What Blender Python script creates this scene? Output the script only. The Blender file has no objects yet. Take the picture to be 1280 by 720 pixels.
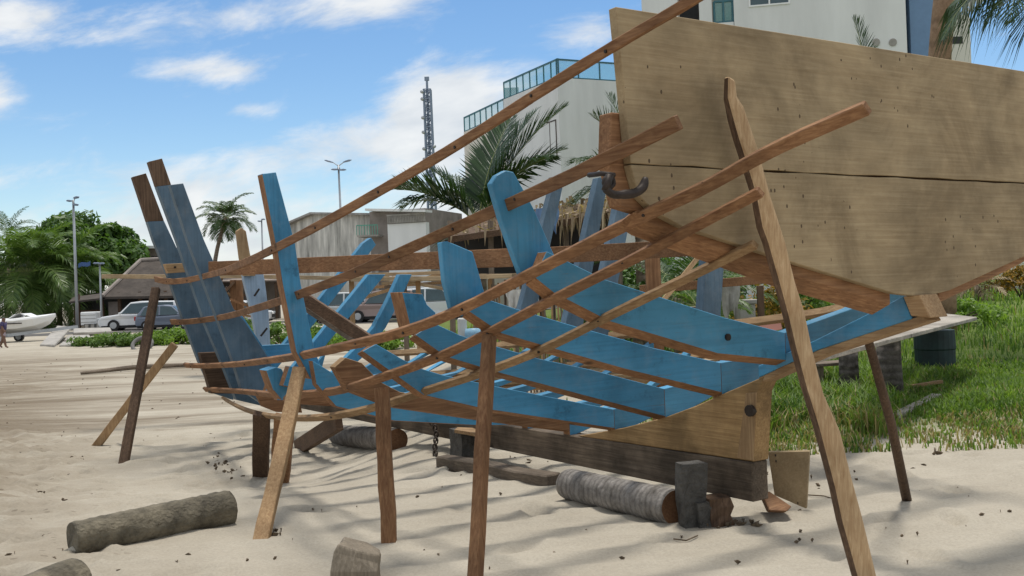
import bpy, math, random
import numpy as np
from math import radians, sin, cos, pi, hypot, atan2, sqrt, exp, floor
from mathutils import Vector, Matrix
random.seed(7)
RNG = np.random.default_rng(11)
SC = bpy.context.scene
COL = SC.collection
V = Vector

# ---------------------------------------------------------------- camera model (used to survey the place)
F = 1250.0; ROLL = radians(2.2); EYE = 1.6
CU = V((cos(ROLL), 0, -sin(ROLL))); CV = V((sin(ROLL), 0, cos(ROLL)))
def ray(px, py):
    return CU * ((px - 640) / F) + CV * ((358 - py) / F) + V((0, 1, 0))
def P(px, py, y):                      # point at distance y
    d = ray(px, py); return V((d.x * y, y, EYE + d.z * y))
def onz(px, py, z=0.0):
    d = ray(px, py); k = (z - EYE) / d.z; return V((d.x * k, d.y * k, z))
_d = ray(-200, 390); _n = hypot(_d.x, _d.y)
FW = V((_d.x / _n, _d.y / _n, 0)); PT = V((-FW.y, FW.x, 0))       # boat forward, boat port
O = onz(957, 630, 0.15); O.z = 0
UP = V((0, 0, 1))
def B(s, t, z): return O + FW * s + PT * t + UP * z
def ps(px, py, s):                     # (t, z) on the boat's cross-section at station s
    d = ray(px, py); k = (s + O.dot(FW)) / d.dot(FW); p = d * k
    return ((p - O).dot(PT), EYE + d.z * k)
def pt(px, py, t=0.0):                 # (s, z) on a lengthwise plane
    d = ray(px, py); k = (t + O.dot(PT)) / d.dot(PT); p = d * k
    return ((p - O).dot(FW), EYE + d.z * k)
def Ps(px, py, s): t, z = ps(px, py, s); return B(s, t, z)
def Pt(px, py, t): s, z = pt(px, py, t); return B(s, t, z)

# ---------------------------------------------------------------- ground
def sst(x):
    x = np.clip(x, 0, 1); return x * x * (3 - 2 * x)
def ground(X, Y):
    X = np.asarray(X, float); Y = np.asarray(Y, float)
    left = sst((-X - 0.7) / 1.6)
    z = -0.27 * left * sst((Y - 7.6) / 2.6) + 0.17 * left * sst((Y - 16) / 26)
    right = sst((X - 1.5) / 3.5)
    z = z + right * (0.10 * sst((Y - 8.5) / 3) + 0.55 * sst((Y - 12) / 20))
    z = z + (1 - left) * (1 - right) * 0.25 * sst((Y - 13) / 18)
    z = z + 0.03 * np.sin(X * 0.9 + 1.3) * np.sin(Y * 0.7) * sst((Y - 3) / 6)
    return z
def gz(x, y): return float(ground(x, y))
def G(px, py):                         # where the line of sight meets the ground
    d = ray(px, py); a, b = 1.0, 400.0
    z = 0.0
    for _ in range(40):
        k = (z - EYE) / d.z if d.z < -1e-4 else 300
        k = min(max(k, 1), 300); z = gz(d.x * k, d.y * k)
    return V((d.x * k, d.y * k, z))

# ---------------------------------------------------------------- materials
def newmat(name):
    m = bpy.data.materials.new(name); m.use_nodes = True
    n = m.node_tree.nodes; n.clear()
    return m, n, m.node_tree.links
def N(nodes, typ, **kw):
    nd = nodes.new(typ)
    for k, v in kw.items():
        if k.startswith('i_'): nd.inputs[k[2:].replace('_', ' ')].default_value = v
        else: setattr(nd, k, v)
    return nd
def ramp(nodes, stops):
    r = nodes.new('ShaderNodeValToRGB'); cr = r.color_ramp
    while len(cr.elements) > 1: cr.elements.remove(cr.elements[-1])
    cr.elements[0].position = stops[0][0]; cr.elements[0].color = (*stops[0][1], 1)
    for p, c in stops[1:]:
        e = cr.elements.new(p); e.color = (*c, 1)
    return r
def g3(v): return (v, v, v)
def mix(nodes, links, fac, a, b, blend='MIX'):
    m = nodes.new('ShaderNodeMix'); m.data_type = 'RGBA'; m.blend_type = blend
    for sock, val in ((m.inputs['Factor'], fac), (m.inputs['A'], a), (m.inputs['B'], b)):
        if hasattr(val, 'links'): links.new(val, sock)
        elif isinstance(val, (int, float)): sock.default_value = val
        else: sock.default_value = (*val, 1)
    return m.outputs['Result']
KANG = atan2(FW.y, FW.x); PANG = atan2(PT.y, PT.x)

def grain_coords(n, l, axis):
    tc = n.new('ShaderNodeTexCoord')
    oi = n.new('ShaderNodeObjectInfo')
    add = N(n, 'ShaderNodeVectorMath', operation='MULTIPLY_ADD')
    l.new(tc.outputs['Object'], add.inputs[0]); add.inputs[1].default_value = (1, 1, 1)
    cmb = n.new('ShaderNodeCombineXYZ')
    m1 = N(n, 'ShaderNodeMath', operation='MULTIPLY'); m1.inputs[1].default_value = 37
    l.new(oi.outputs['Random'], m1.inputs[0])
    for k in range(3): l.new(m1.outputs[0], cmb.inputs[k])
    l.new(cmb.outputs[0], add.inputs[2])
    mp = n.new('ShaderNodeMapping')
    if axis == 'z':
        mp.inputs['Scale'].default_value = (30, 30, 1.0); l.new(add.outputs[0], mp.inputs['Vector'])
    else:
        vr = N(n, 'ShaderNodeVectorRotate', rotation_type='Z_AXIS')
        vr.inputs['Angle'].default_value = -(KANG if axis == 'k' else PANG if axis == 'p' else 0)
        l.new(add.outputs[0], vr.inputs['Vector'])
        mp.inputs['Scale'].default_value = (1.0, 30, 30); l.new(vr.outputs[0], mp.inputs['Vector'])
    return tc, add.outputs[0], mp.outputs[0], oi

def wood(name, dark, light, axis='z', rough=0.75, bump=0.25, stain=0.35, var=0.25, knots=True):
    m, n, l = newmat(name)
    tc, base, gv, oi = grain_coords(n, l, axis)
    n1 = N(n, 'ShaderNodeTexNoise', i_Scale=2.2, i_Detail=9.0, i_Roughness=0.62, i_Distortion=0.6)
    l.new(gv, n1.inputs['Vector'])
    r1 = ramp(n, [(0.30, dark), (0.52, tuple(0.55 * a + 0.45 * b for a, b in zip(dark, light))), (0.72, light)])
    l.new(n1.outputs['Fac'], r1.inputs['Fac'])
    n2 = N(n, 'ShaderNodeTexNoise', i_Scale=2.6, i_Detail=6.0, i_Roughness=0.6)
    l.new(base, n2.inputs['Vector'])
    r2 = ramp(n, [(0.38, g3(1 - stain)), (0.62, g3(1.0))])
    l.new(n2.outputs['Fac'], r2.inputs['Fac'])
    c = mix(n, l, 1.0, r1.outputs['Color'], r2.outputs['Color'], 'MULTIPLY')
    # knots
    vo = N(n, 'ShaderNodeTexVoronoi', i_Scale=2.1)
    l.new(base, vo.inputs['Vector'])
    r3 = ramp(n, [(0.035, g3(0.35 if knots else 1.0)), (0.09, g3(1.0))]); l.new(vo.outputs['Distance'], r3.inputs['Fac'])
    c = mix(n, l, 1.0, c, r3.outputs['Color'], 'MULTIPLY')
    mr = N(n, 'ShaderNodeMapRange'); mr.inputs['To Min'].default_value = 1 - var; mr.inputs['To Max'].default_value = 1 + var * 0.6
    l.new(oi.outputs['Random'], mr.inputs['Value'])
    c = mix(n, l, 1.0, c, mr.outputs[0], 'MULTIPLY')
    b = N(n, 'ShaderNodeBsdfPrincipled', i_Roughness=rough)
    b.inputs['Specular IOR Level'].default_value = 0.25
    l.new(c, b.inputs['Base Color'])
    bp = N(n, 'ShaderNodeBump', i_Strength=bump, i_Distance=0.012); l.new(n1.outputs['Fac'], bp.inputs['Height'])
    l.new(bp.outputs[0], b.inputs['Normal'])
    o = n.new('ShaderNodeOutputMaterial'); l.new(b.outputs[0], o.inputs[0])
    return m

def paint(name, col, worn, axis='p', chip=0.30, rough=0.5):
    m, n, l = newmat(name)
    tc, base, gv, oi = grain_coords(n, l, axis)
    n1 = N(n, 'ShaderNodeTexNoise', i_Scale=1.6, i_Detail=8.0, i_Roughness=0.6)
    l.new(gv, n1.inputs['Vector'])
    n2 = N(n, 'ShaderNodeTexNoise', i_Scale=1.9, i_Detail=5.0); l.new(base, n2.inputs['Vector'])
    d = tuple(0.68 * x for x in col); li = tuple(min(1, 1.22 * x + 0.006) for x in col)
    r1 = ramp(n, [(0.3, d), (0.5, col), (0.72, li)]); l.new(n2.outputs['Fac'], r1.inputs['Fac'])
    r0 = ramp(n, [(0.30, g3(0.80)), (0.55, g3(1.0))]); l.new(n1.outputs['Fac'], r0.inputs['Fac'])
    c = mix(n, l, 1.0, r1.outputs['Color'], r0.outputs['Color'], 'MULTIPLY')
    n4 = N(n, 'ShaderNodeTexNoise', i_Scale=4.5, i_Detail=9.0, i_Roughness=0.75); l.new(base, n4.inputs['Vector'])
    r4 = ramp(n, [(0.50, g3(0.0)), (0.72, g3(0.45))]); l.new(n4.outputs['Fac'], r4.inputs['Fac'])
    c = mix(n, l, r4.outputs['Color'], c, tuple(min(1, .55 * x + .16) for x in col))          # chalky, sun-bleached patches
    r5 = ramp(n, [(0.29, g3(0.48)), (0.43, g3(1.0))]); l.new(n4.outputs['Fac'], r5.inputs['Fac'])
    c = mix(n, l, 1.0, c, r5.outputs['Color'], 'MULTIPLY')                                    # handling grime
    n3 = N(n, 'ShaderNodeTexNoise', i_Scale=3.2, i_Detail=10.0, i_Roughness=0.75, i_Distortion=0.5)
    l.new(gv, n3.inputs['Vector'])
    r3 = ramp(n, [(chip, g3(1.0)), (chip + 0.035, g3(0.0))]); l.new(n3.outputs['Fac'], r3.inputs['Fac'])
    c = mix(n, l, r3.outputs['Color'], c, worn)
    mr = N(n, 'ShaderNodeMapRange'); mr.inputs['To Min'].default_value = 0.86; mr.inputs['To Max'].default_value = 1.1
    l.new(oi.outputs['Random'], mr.inputs['Value'])
    c = mix(n, l, 1.0, c, mr.outputs[0], 'MULTIPLY')
    b = N(n, 'ShaderNodeBsdfPrincipled', i_Roughness=rough); l.new(c, b.inputs['Base Color'])
    b.inputs['Specular IOR Level'].default_value = 0.35
    bp = N(n, 'ShaderNodeBump', i_Strength=0.22, i_Distance=0.01); l.new(n1.outputs['Fac'], bp.inputs['Height'])
    l.new(bp.outputs[0], b.inputs['Normal'])
    o = n.new('ShaderNodeOutputMaterial'); l.new(b.outputs[0], o.inputs[0])
    return m

def plain(name, col, rough=0.7, metal=0.0, var=0.2, scale=3.0, bump=0.0, streak=False, bscale=None):
    m, n, l = newmat(name)
    tc = n.new('ShaderNodeTexCoord')
    vec = tc.outputs['Object']
    if streak:
        mp = n.new('ShaderNodeMapping'); mp.inputs['Scale'].default_value = (1, 1, 0.18); l.new(vec, mp.inputs['Vector']); vec = mp.outputs[0]
    n1 = N(n, 'ShaderNodeTexNoise', i_Scale=scale, i_Detail=8.0, i_Roughness=0.65); l.new(vec, n1.inputs['Vector'])
    r1 = ramp(n, [(0.3, tuple(x * (1 - var) for x in col)), (0.7, tuple(min(1, x * (1 + var * 0.6)) for x in col))])
    l.new(n1.outputs['Fac'], r1.inputs['Fac'])
    b = N(n, 'ShaderNodeBsdfPrincipled', i_Roughness=rough, i_Metallic=metal); l.new(r1.outputs['Color'], b.inputs['Base Color'])
    if bump:
        n2 = N(n, 'ShaderNodeTexNoise', i_Scale=bscale or scale * 4, i_Detail=6.0); l.new(tc.outputs['Object'], n2.inputs['Vector'])
        bp = N(n, 'ShaderNodeBump', i_Strength=bump, i_Distance=0.03); l.new(n2.outputs['Fac'], bp.inputs['Height']); l.new(bp.outputs[0], b.inputs['Normal'])
    o = n.new('ShaderNodeOutputMaterial'); l.new(b.outputs[0], o.inputs[0])
    return m

def leafmat(name, a, b_, trans=0.35, rough=0.5, scale=1.3):
    m, n, l = newmat(name)
    tc = n.new('ShaderNodeTexCoord')
    n1 = N(n, 'ShaderNodeTexNoise', i_Scale=scale, i_Detail=6.0, i_Roughness=0.7); l.new(tc.outputs['Object'], n1.inputs['Vector'])
    ge = n.new('ShaderNodeNewGeometry')
    ad = N(n, 'ShaderNodeMath', operation='MULTIPLY_ADD'); l.new(ge.outputs['Random Per Island'], ad.inputs[0]); ad.inputs[1].default_value = 0.45
    l.new(n1.outputs['Fac'], ad.inputs[2])
    r1 = ramp(n, [(0.42, a), (0.95, b_)]); l.new(ad.outputs[0], r1.inputs['Fac'])
    p = N(n, 'ShaderNodeBsdfPrincipled', i_Roughness=rough); l.new(r1.outputs['Color'], p.inputs['Base Color'])
    p.inputs['Specular IOR Level'].default_value = 0.35
    t = n.new('ShaderNodeBsdfTranslucent')
    c = mix(n, l, 1.0, r1.outputs['Color'], (1.25, 1.35, 0.6), 'MULTIPLY'); l.new(c, t.inputs['Color'])
    ms = n.new('ShaderNodeMixShader'); ms.inputs[0].default_value = trans
    l.new(p.outputs[0], ms.inputs[1]); l.new(t.outputs[0], ms.inputs[2])
    o = n.new('ShaderNodeOutputMaterial'); l.new(ms.outputs[0], o.inputs[0])
    return m

def glassy(name, col, rough=0.08, alpha=0.55):
    m, n, l = newmat(name)
    p = N(n, 'ShaderNodeBsdfPrincipled', i_Roughness=rough); p.inputs['Base Color'].default_value = (*col, 1)
    p.inputs['Alpha'].default_value = alpha
    o = n.new('ShaderNodeOutputMaterial'); l.new(p.outputs[0], o.inputs[0])
    return m

def sandmat():
    m, n, l = newmat('sand_and_soil')
    ge = n.new('ShaderNodeNewGeometry'); pos = ge.outputs['Position']
    sep = n.new('ShaderNodeSeparateXYZ'); l.new(pos, sep.inputs[0])
    def M(op, a, b=None, c=None, clamp=False):
        q = N(n, 'ShaderNodeMath', operation=op); q.use_clamp = clamp
        for k, v in enumerate((a, b, c)):
            if v is None: continue
            if hasattr(v, 'links'): l.new(v, q.inputs[k])
            else: q.inputs[k].default_value = v
        return q.outputs[0]
    nf = N(n, 'ShaderNodeTexNoise', i_Scale=55.0, i_Detail=8.0, i_Roughness=0.8); l.new(pos, nf.inputs['Vector'])
    nm = N(n, 'ShaderNodeTexNoise', i_Scale=0.8, i_Detail=8.0, i_Roughness=0.6); l.new(pos, nm.inputs['Vector'])
    rs = ramp(n, [(0.3, (0.350, 0.312, 0.250)), (0.7, (0.460, 0.418, 0.343))]); l.new(nm.outputs['Fac'], rs.inputs['Fac'])
    rf = ramp(n, [(0.3, g3(0.78)), (0.6, g3(1.04))]); l.new(nf.outputs['Fac'], rf.inputs['Fac'])
    c = mix(n, l, 1.0, rs.outputs['Color'], rf.outputs['Color'], 'MULTIPLY')
    # damp brown, trampled strip on the left
    mp = n.new('ShaderNodeMapping'); mp.inputs['Scale'].default_value = (0.55, 1.5, 1); l.new(pos, mp.inputs['Vector'])
    nb = N(n, 'ShaderNodeTexNoise', i_Scale=1.0, i_Detail=10.0, i_Roughness=0.72, i_Distortion=0.5); l.new(mp.outputs[0], nb.inputs['Vector'])
    lin = M('MULTIPLY_ADD', sep.outputs['Y'], -0.42, M('MULTIPLY', sep.outputs['X'], -1.0))     # -x -.42y
    msk = M('MULTIPLY_ADD', lin, 0.42, 0.30)
    far = M('SUBTRACT', 1.0, M('MULTIPLY_ADD', sep.outputs['Y'], 0.07, -1.75, True))
    msk = M('MULTIPLY', M('MAXIMUM', M('MINIMUM', msk, 1.0), 0.0), far)
    damp = M('MULTIPLY', M('MULTIPLY_ADD', nb.outputs['Fac'], 5.2, -1.85, True), msk, None, True)
    c = mix(n, l, damp, c, (0.215, 0.175, 0.125))
    mpf = n.new('ShaderNodeMapping'); mpf.inputs['Scale'].default_value = (0.10, 0.85, 1); l.new(pos, mpf.inputs['Vector'])
    nfz = N(n, 'ShaderNodeTexNoise', i_Scale=1.0, i_Detail=10.0, i_Roughness=0.7); l.new(mpf.outputs[0], nfz.inputs['Vector'])
    fy = M('MULTIPLY', M('MULTIPLY_ADD', sep.outputs['Y'], 0.25, -2.6, True), M('SUBTRACT', 1.0, M('MULTIPLY_ADD', sep.outputs['Y'], 0.1, -2.9, True)))
    fy = M('MULTIPLY', fy, M('MULTIPLY_ADD', sep.outputs['X'], -0.5, -1.0, True))
    c = mix(n, l, M('MULTIPLY', fy, M('MULTIPLY_ADD', nfz.outputs['Fac'], 5.0, -2.2, True)), c, (0.175, 0.14, 0.10))
    # dark litter specks
    vo = N(n, 'ShaderNodeTexVoronoi', i_Scale=13.0); vo.inputs['Randomness'].default_value = 1.0; l.new(mp.outputs[0], vo.inputs['Vector'])
    sp = M('MULTIPLY', M('LESS_THAN', vo.outputs['Distance'], 0.19), M('GREATER_THAN', nb.outputs['Fac'], 0.53))
    sp = M('MULTIPLY', sp, M('ADD', M('MULTIPLY', msk, 0.85), 0.0))
    c = mix(n, l, sp, c, (0.11, 0.085, 0.06))
    # grass-covered soil
    ns = N(n, 'ShaderNodeTexNoise', i_Scale=1.7, i_Detail=9.0, i_Roughness=0.75); l.new(pos, ns.inputs['Vector'])
    edge = M('SUBTRACT', sep.outputs['Y'], 9.6)
    edge = M('SUBTRACT', edge, M('MULTIPLY', M('MAXIMUM', M('SUBTRACT', 1.7, sep.outputs['X']), 0.0), 5.5))
    edge = M('ADD', edge, M('MULTIPLY_ADD', ns.outputs['Fac'], 3.6, -1.8))
    gm = M('MULTIPLY', edge, 0.7, None, True)
    rg = ramp(n, [(0.35, (0.07, 0.11, 0.026)), (0.6, (0.14, 0.18, 0.05)), (0.75, (0.27, 0.24, 0.12))]); l.new(ns.outputs['Fac'], rg.inputs['Fac'])
    c = mix(n, l, gm, c, rg.outputs['Color'])
    b = N(n, 'ShaderNodeBsdfPrincipled', i_Roughness=0.95); b.inputs['Specular IOR Level'].default_value = 0.1
    l.new(c, b.inputs['Base Color'])
    bp = N(n, 'ShaderNodeBump', i_Strength=0.35, i_Distance=0.02); l.new(nf.outputs['Fac'], bp.inputs['Height'])
    bp2 = N(n, 'ShaderNodeBump', i_Distance=0.10); l.new(nb.outputs['Fac'], bp2.inputs['Height'])
    l.new(M('MULTIPLY_ADD', msk, 0.7, 0.12), bp2.inputs['Strength']); l.new(bp.outputs[0], bp2.inputs['Normal'])
    l.new(bp2.outputs[0], b.inputs['Normal'])
    o = n.new('ShaderNodeOutputMaterial'); l.new(b.outputs[0], o.inputs[0])
    return m

def palmlog(name, a, b_, axis_x=True, rings=55.0):
    m, n, l = newmat(name)
    tc = n.new('ShaderNodeTexCoord')
    w = N(n, 'ShaderNodeTexWave', i_Scale=rings / 20.0, i_Distortion=3.0, i_Detail=4.0)
    w.inputs['Detail Scale'].default_value = 2.0; w.bands_direction = 'X' if axis_x else 'Z'
    l.new(tc.outputs['Object'], w.inputs['Vector'])
    n1 = N(n, 'ShaderNodeTexNoise', i_Scale=9.0, i_Detail=9.0, i_Roughness=0.75); l.new(tc.outputs['Object'], n1.inputs['Vector'])
    r = ramp(n, [(0.3, a), (0.7, b_)]); l.new(n1.outputs['Fac'], r.inputs['Fac'])
    r2 = ramp(n, [(0.0, g3(0.72)), (0.35, g3(1.0))]); l.new(w.outputs['Fac'], r2.inputs['Fac'])
    c = mix(n, l, 1.0, r.outputs['Color'], r2.outputs['Color'], 'MULTIPLY')
    b = N(n, 'ShaderNodeBsdfPrincipled', i_Roughness=0.9); l.new(c, b.inputs['Base Color']); b.inputs['Specular IOR Level'].default_value = 0.15
    ad = N(n, 'ShaderNodeMath', operation='ADD'); l.new(w.outputs['Fac'], ad.inputs[0]); l.new(n1.outputs['Fac'], ad.inputs[1])
    bp = N(n, 'ShaderNodeBump', i_Strength=0.6, i_Distance=0.02); l.new(ad.outputs[0], bp.inputs['Height']); l.new(bp.outputs[0], b.inputs['Normal'])
    o = n.new('ShaderNodeOutputMaterial'); l.new(b.outputs[0], o.inputs[0])
    return m

def transommat():
    m = wood('transom_board', (0.335, 0.246, 0.138), (0.455, 0.352, 0.212), 'p', 0.75, 0.10, 0.28, 0.04, False)
    n, l = m.node_tree.nodes, m.node_tree.links
    pb = [q for q in n if q.type == 'BSDF_PRINCIPLED'][0]
    src = pb.inputs['Base Color'].links[0].from_socket
    tc = n.new('ShaderNodeTexCoord')
    # water stains and little nail nicks
    n1 = N(n, 'ShaderNodeTexNoise', i_Scale=1.5, i_Detail=7.0, i_Roughness=0.65, i_Distortion=0.8); l.new(tc.outputs['Object'], n1.inputs['Vector'])
    r1 = ramp(n, [(0.36, (0.70, 0.68, 0.66)), (0.56, (1, 1, 1))]); l.new(n1.outputs['Fac'], r1.inputs['Fac'])
    c = mix(n, l, 1.0, src, r1.outputs['Color'], 'MULTIPLY')
    vo = N(n, 'ShaderNodeTexVoronoi', i_Scale=21.0); mp = n.new('ShaderNodeMapping'); mp.inputs['Scale'].default_value = (1, 1, 0.6)
    l.new(tc.outputs['Object'], mp.inputs['Vector']); l.new(mp.outputs[0], vo.inputs['Vector'])
    n2 = N(n, 'ShaderNodeTexNoise', i_Scale=1.7, i_Detail=2.0); l.new(tc.outputs['Object'], n2.inputs['Vector'])
    a = N(n, 'ShaderNodeMath', operation='LESS_THAN'); a.inputs[1].default_value = 0.125; l.new(vo.outputs['Distance'], a.inputs[0])
    b2 = N(n, 'ShaderNodeMath', operation='GREATER_THAN'); b2.inputs[1].default_value = 0.55; l.new(n2.outputs['Fac'], b2.inputs[0])
    mu = N(n, 'ShaderNodeMath', operation='MULTIPLY'); l.new(a.outputs[0], mu.inputs[0]); l.new(b2.outputs[0], mu.inputs[1])
    c = mix(n, l, mu.outputs[0], c, (0.09, 0.06, 0.035))
    l.new(c, pb.inputs['Base Color'])
    return m

MT = {}
RD, RL = (0.185, 0.083, 0.038), (0.42, 0.235, 0.118)          # reddish fresh timber
for ax in 'kpz':
    MT['red_' + ax] = wood('red_timber_' + ax, RD, RL, ax)
    MT['tan_' + ax] = wood('tan_timber_' + ax, (0.30, 0.175, 0.085), (0.56, 0.38, 0.205), ax)
    MT['dark_' + ax] = wood('dark_timber_' + ax, (0.075, 0.045, 0.028), (0.20, 0.125, 0.078), ax)
    MT['grey_' + ax] = wood('weathered_timber_' + ax, (0.13, 0.10, 0.075), (0.30, 0.24, 0.18), ax)
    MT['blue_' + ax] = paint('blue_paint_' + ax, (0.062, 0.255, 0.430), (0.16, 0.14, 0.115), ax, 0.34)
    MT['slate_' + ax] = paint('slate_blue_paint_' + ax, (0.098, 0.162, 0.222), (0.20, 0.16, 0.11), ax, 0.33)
MT['pale_plank'] = wood('pale_plank', (0.36, 0.25, 0.14), (0.60, 0.46, 0.29), 'x')
MT['keel'] = wood('keel_timber', (0.125, 0.092, 0.065), (0.33, 0.255, 0.185), 'k', stain=0.6)
MT['deadwood'] = wood('deadwood_timber', (0.25, 0.15, 0.065), (0.47, 0.31, 0.145), 'k', stain=0.45)
MT['stem'] = paint('pale_blue_paint', (0.33, 0.42, 0.52), (0.45, 0.36, 0.24), 'z', 0.22)
MT['transom'] = transommat()
MT['prop_rough'] = wood('rough_sawn_prop', (0.38, 0.235, 0.12), (0.66, 0.48, 0.29), 'z', stain=0.22, bump=0.5)
MT['iron'] = plain('dark_iron', (0.045, 0.035, 0.03), 0.55, 0.6, 0.4, 20)
MT['chain'] = plain('rusty_chain', (0.06, 0.045, 0.035), 0.6, 0.5, 0.4, 20)
MT['log_palm'] = palmlog('coconut_log_bark', (0.085, 0.075, 0.065), (0.36, 0.335, 0.31), True, 120.0)
MT['log_end'] = wood('log_cut_end', (0.13, 0.06, 0.028), (0.27, 0.14, 0.07), 'x')
MT['log_old'] = plain('old_log_bark', (0.145, 0.125, 0.088), 0.95, 0, 0.8, 6, 0.8, bscale=34)
MT['stump'] = plain('charred_block', (0.085, 0.08, 0.072), 0.9, 0, 0.6, 9, 0.9)
MT['stump_tan'] = wood('cut_stump', (0.20, 0.165, 0.12), (0.37, 0.31, 0.235), 'z', stain=0.4)
MT['sand'] = sandmat()

# ---------------------------------------------------------------- mesh helpers
class MB:
    def __init__(self): self.v = []; self.f = []; self.m = []
    def add(self, vs, fs, mi=0):
        o = len(self.v); self.v += [tuple(p) for p in vs]
        for k, q in enumerate(fs):
            self.f.append(tuple(i + o for i in q)); self.m.append(mi[k] if isinstance(mi, (list, tuple)) else mi)
        return self
    def prism(self, poly, vec, cap=0, side=0, cap2=None):
        vec = V(vec); poly = [V(p) for p in poly]; n = len(poly)
        nor = V((0, 0, 0))
        for i in range(n): nor += poly[i].cross(poly[(i + 1) % n])
        if nor.dot(vec) > 0: poly = poly[::-1]
        vs = poly + [p + vec for p in poly]
        fs = [tuple(range(n)), tuple(range(2 * n - 1, n - 1, -1))] + [(i, i + n, (i + 1) % n + n, (i + 1) % n) for i in range(n)]
        return self.add(vs, fs, [cap, cap if cap2 is None else cap2] + [side] * n)
    def box(self, c, h, rz=0.0, mi=0):
        c = V(c); R = Matrix.Rotation(rz, 3, 'Z')
        vs = [c + R @ V((sx * h[0], sy * h[1], sz * h[2])) for sz in (-1, 1) for sx, sy in ((-1, -1), (1, -1), (1, 1), (-1, 1))]
        return self.add(vs, [(3, 2, 1, 0), (4, 5, 6, 7), (0, 1, 5, 4), (1, 2, 6, 5), (2, 3, 7, 6), (3, 0, 4, 7)], mi)
    def rings(self, rs, cap=True, mi=0, capmi=None):
        n = len(rs[0]); vs = [p for r in rs for p in r]; fs = []
        for a in range(len(rs) - 1):
            for i in range(n):
                j = (i + 1) % n; fs.append((a * n + i, a * n + j, (a + 1) * n + j, (a + 1) * n + i))
        ms = [mi] * len(fs)
        if cap:
            fs += [tuple(range(n - 1, -1, -1)), tuple((len(rs) - 1) * n + i for i in range(n))]; ms += [mi if capmi is None else capmi] * 2
        return self.add(vs, fs, ms)
    def tube(self, pts, rad, n=8, cap=True, mi=0, capmi=None, jit=0.0):
        pts = [V(p) for p in pts]; m = len(pts)
        if not isinstance(rad, (list, tuple)): rad = [rad] * m
        ref = None; rs = []
        for i, p in enumerate(pts):
            t = (pts[min(i + 1, m - 1)] - pts[max(i - 1, 0)]).normalized()
            if ref is None: ref = t.orthogonal().normalized()
            a = (ref - t * ref.dot(t)).normalized(); ref = a; b = t.cross(a)
            rs.append([p + (a * cos(2 * pi * k / n) + b * sin(2 * pi * k / n)) * rad[i] * (1 + random.uniform(-jit, jit)) for k in range(n)])
        return self.rings(rs, cap, mi, capmi)
    def beam(self, pts, w, h, up=UP, mi=0, capmi=None, jit=0.0, side=None):
        """rectangular bar along pts, h measured along 'up', w across; mi for up/down faces, side for the others"""
        pts = [V(p) for p in pts]; m = len(pts); rs = []
        for i, p in enumerate(pts):
            t = (pts[min(i + 1, m - 1)] - pts[max(i - 1, 0)]).normalized()
            uu = up(i) if callable(up) else up
            s = t.cross(uu).normalized(); q = s.cross(t).normalized()
            ww = w[i] if isinstance(w, (list, tuple)) else w; hh = h[i] if isinstance(h, (list, tuple)) else h
            ww *= 1 + random.uniform(-jit, jit); hh *= 1 + random.uniform(-jit, jit)
            rs.append([p - s * ww / 2 - q * hh / 2, p + s * ww / 2 - q * hh / 2, p + s * ww / 2 + q * hh / 2, p - s * ww / 2 + q * hh / 2])
        return self.rings(rs, True, mi, capmi)
    def build(self, name, mats, parent=None, smooth=False, bevel=0.0, loc=None, seg=1):
        if not isinstance(mats, (list, tuple)): mats = [mats]
        org = V((0, 0, 0))
        if parent is not None: org = wloc(parent)
        elif loc is not None: org = V(loc)
        elif self.v:
            a = np.array(self.v); org = V(((a[:, 0].min() + a[:, 0].max()) / 2, (a[:, 1].min() + a[:, 1].max()) / 2, a[:, 2].min()))
        me = bpy.data.meshes.new(name)
        me.from_pydata([(p[0] - org.x, p[1] - org.y, p[2] - org.z) for p in self.v], [], self.f)
        for q in mats: me.materials.append(q)
        me.polygons.foreach_set('material_index', self.m)
        if smooth: me.polygons.foreach_set('use_smooth', [True] * len(self.f))
        me.update()
        o = bpy.data.objects.new(name, me); COL.objects.link(o)
        if parent is not None: o.parent = parent
        else: o.location = org
        if bevel:
            bv = o.modifiers.new('bevel', 'BEVEL'); bv.width = bevel; bv.segments = seg; bv.limit_method = 'ANGLE'; bv.angle_limit = radians(35)
        return o
def wloc(o):
    p = V((0, 0, 0))
    while o is not None: p += o.location; o = o.parent
    return p
def tag(o, label=None, cat=None, group=None, kind=None):
    if label: o['label'] = label
    if cat: o['category'] = cat
    if group: o['group'] = group
    if kind: o['kind'] = kind
    elif cat: o['kind'] = 'thing'
    return o
def thing(name, loc, label, cat, group=None):
    o = bpy.data.objects.new(name, None); COL.objects.link(o); o.location = loc; o.empty_display_size = 0.2
    return tag(o, label, cat, group)
def smooth_path(ctrl, per=6):          # Catmull-Rom through control points
    ctrl = [V(p) for p in ctrl]; out = []
    for i in range(len(ctrl) - 1):
        p0 = ctrl[i - 1] if i else ctrl[0] * 2 - ctrl[1]; p1, p2 = ctrl[i], ctrl[i + 1]
        p3 = ctrl[i + 2] if i + 2 < len(ctrl) else ctrl[-1] * 2 - ctrl[-2]
        l1, l2 = max((p1 - p0).length, 1e-3), max((p2 - p1).length, 1e-3)
        l3 = max((p3 - p2).length, 1e-3)
        m1 = ((p1 - p0) / l1 * l2 + (p2 - p1) / l2 * l1) / (l1 + l2) * l2
        m2 = ((p2 - p1) / l2 * l3 + (p3 - p2) / l3 * l2) / (l2 + l3) * l2
        for k in range(per):
            t = k / per; t2, t3 = t * t, t * t * t
            out.append(p1 * (2 * t3 - 3 * t2 + 1) + m1 * (t3 - 2 * t2 + t) + p2 * (-2 * t3 + 3 * t2) + m2 * (t3 - t2))
    return out + [ctrl[-1]]
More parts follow.
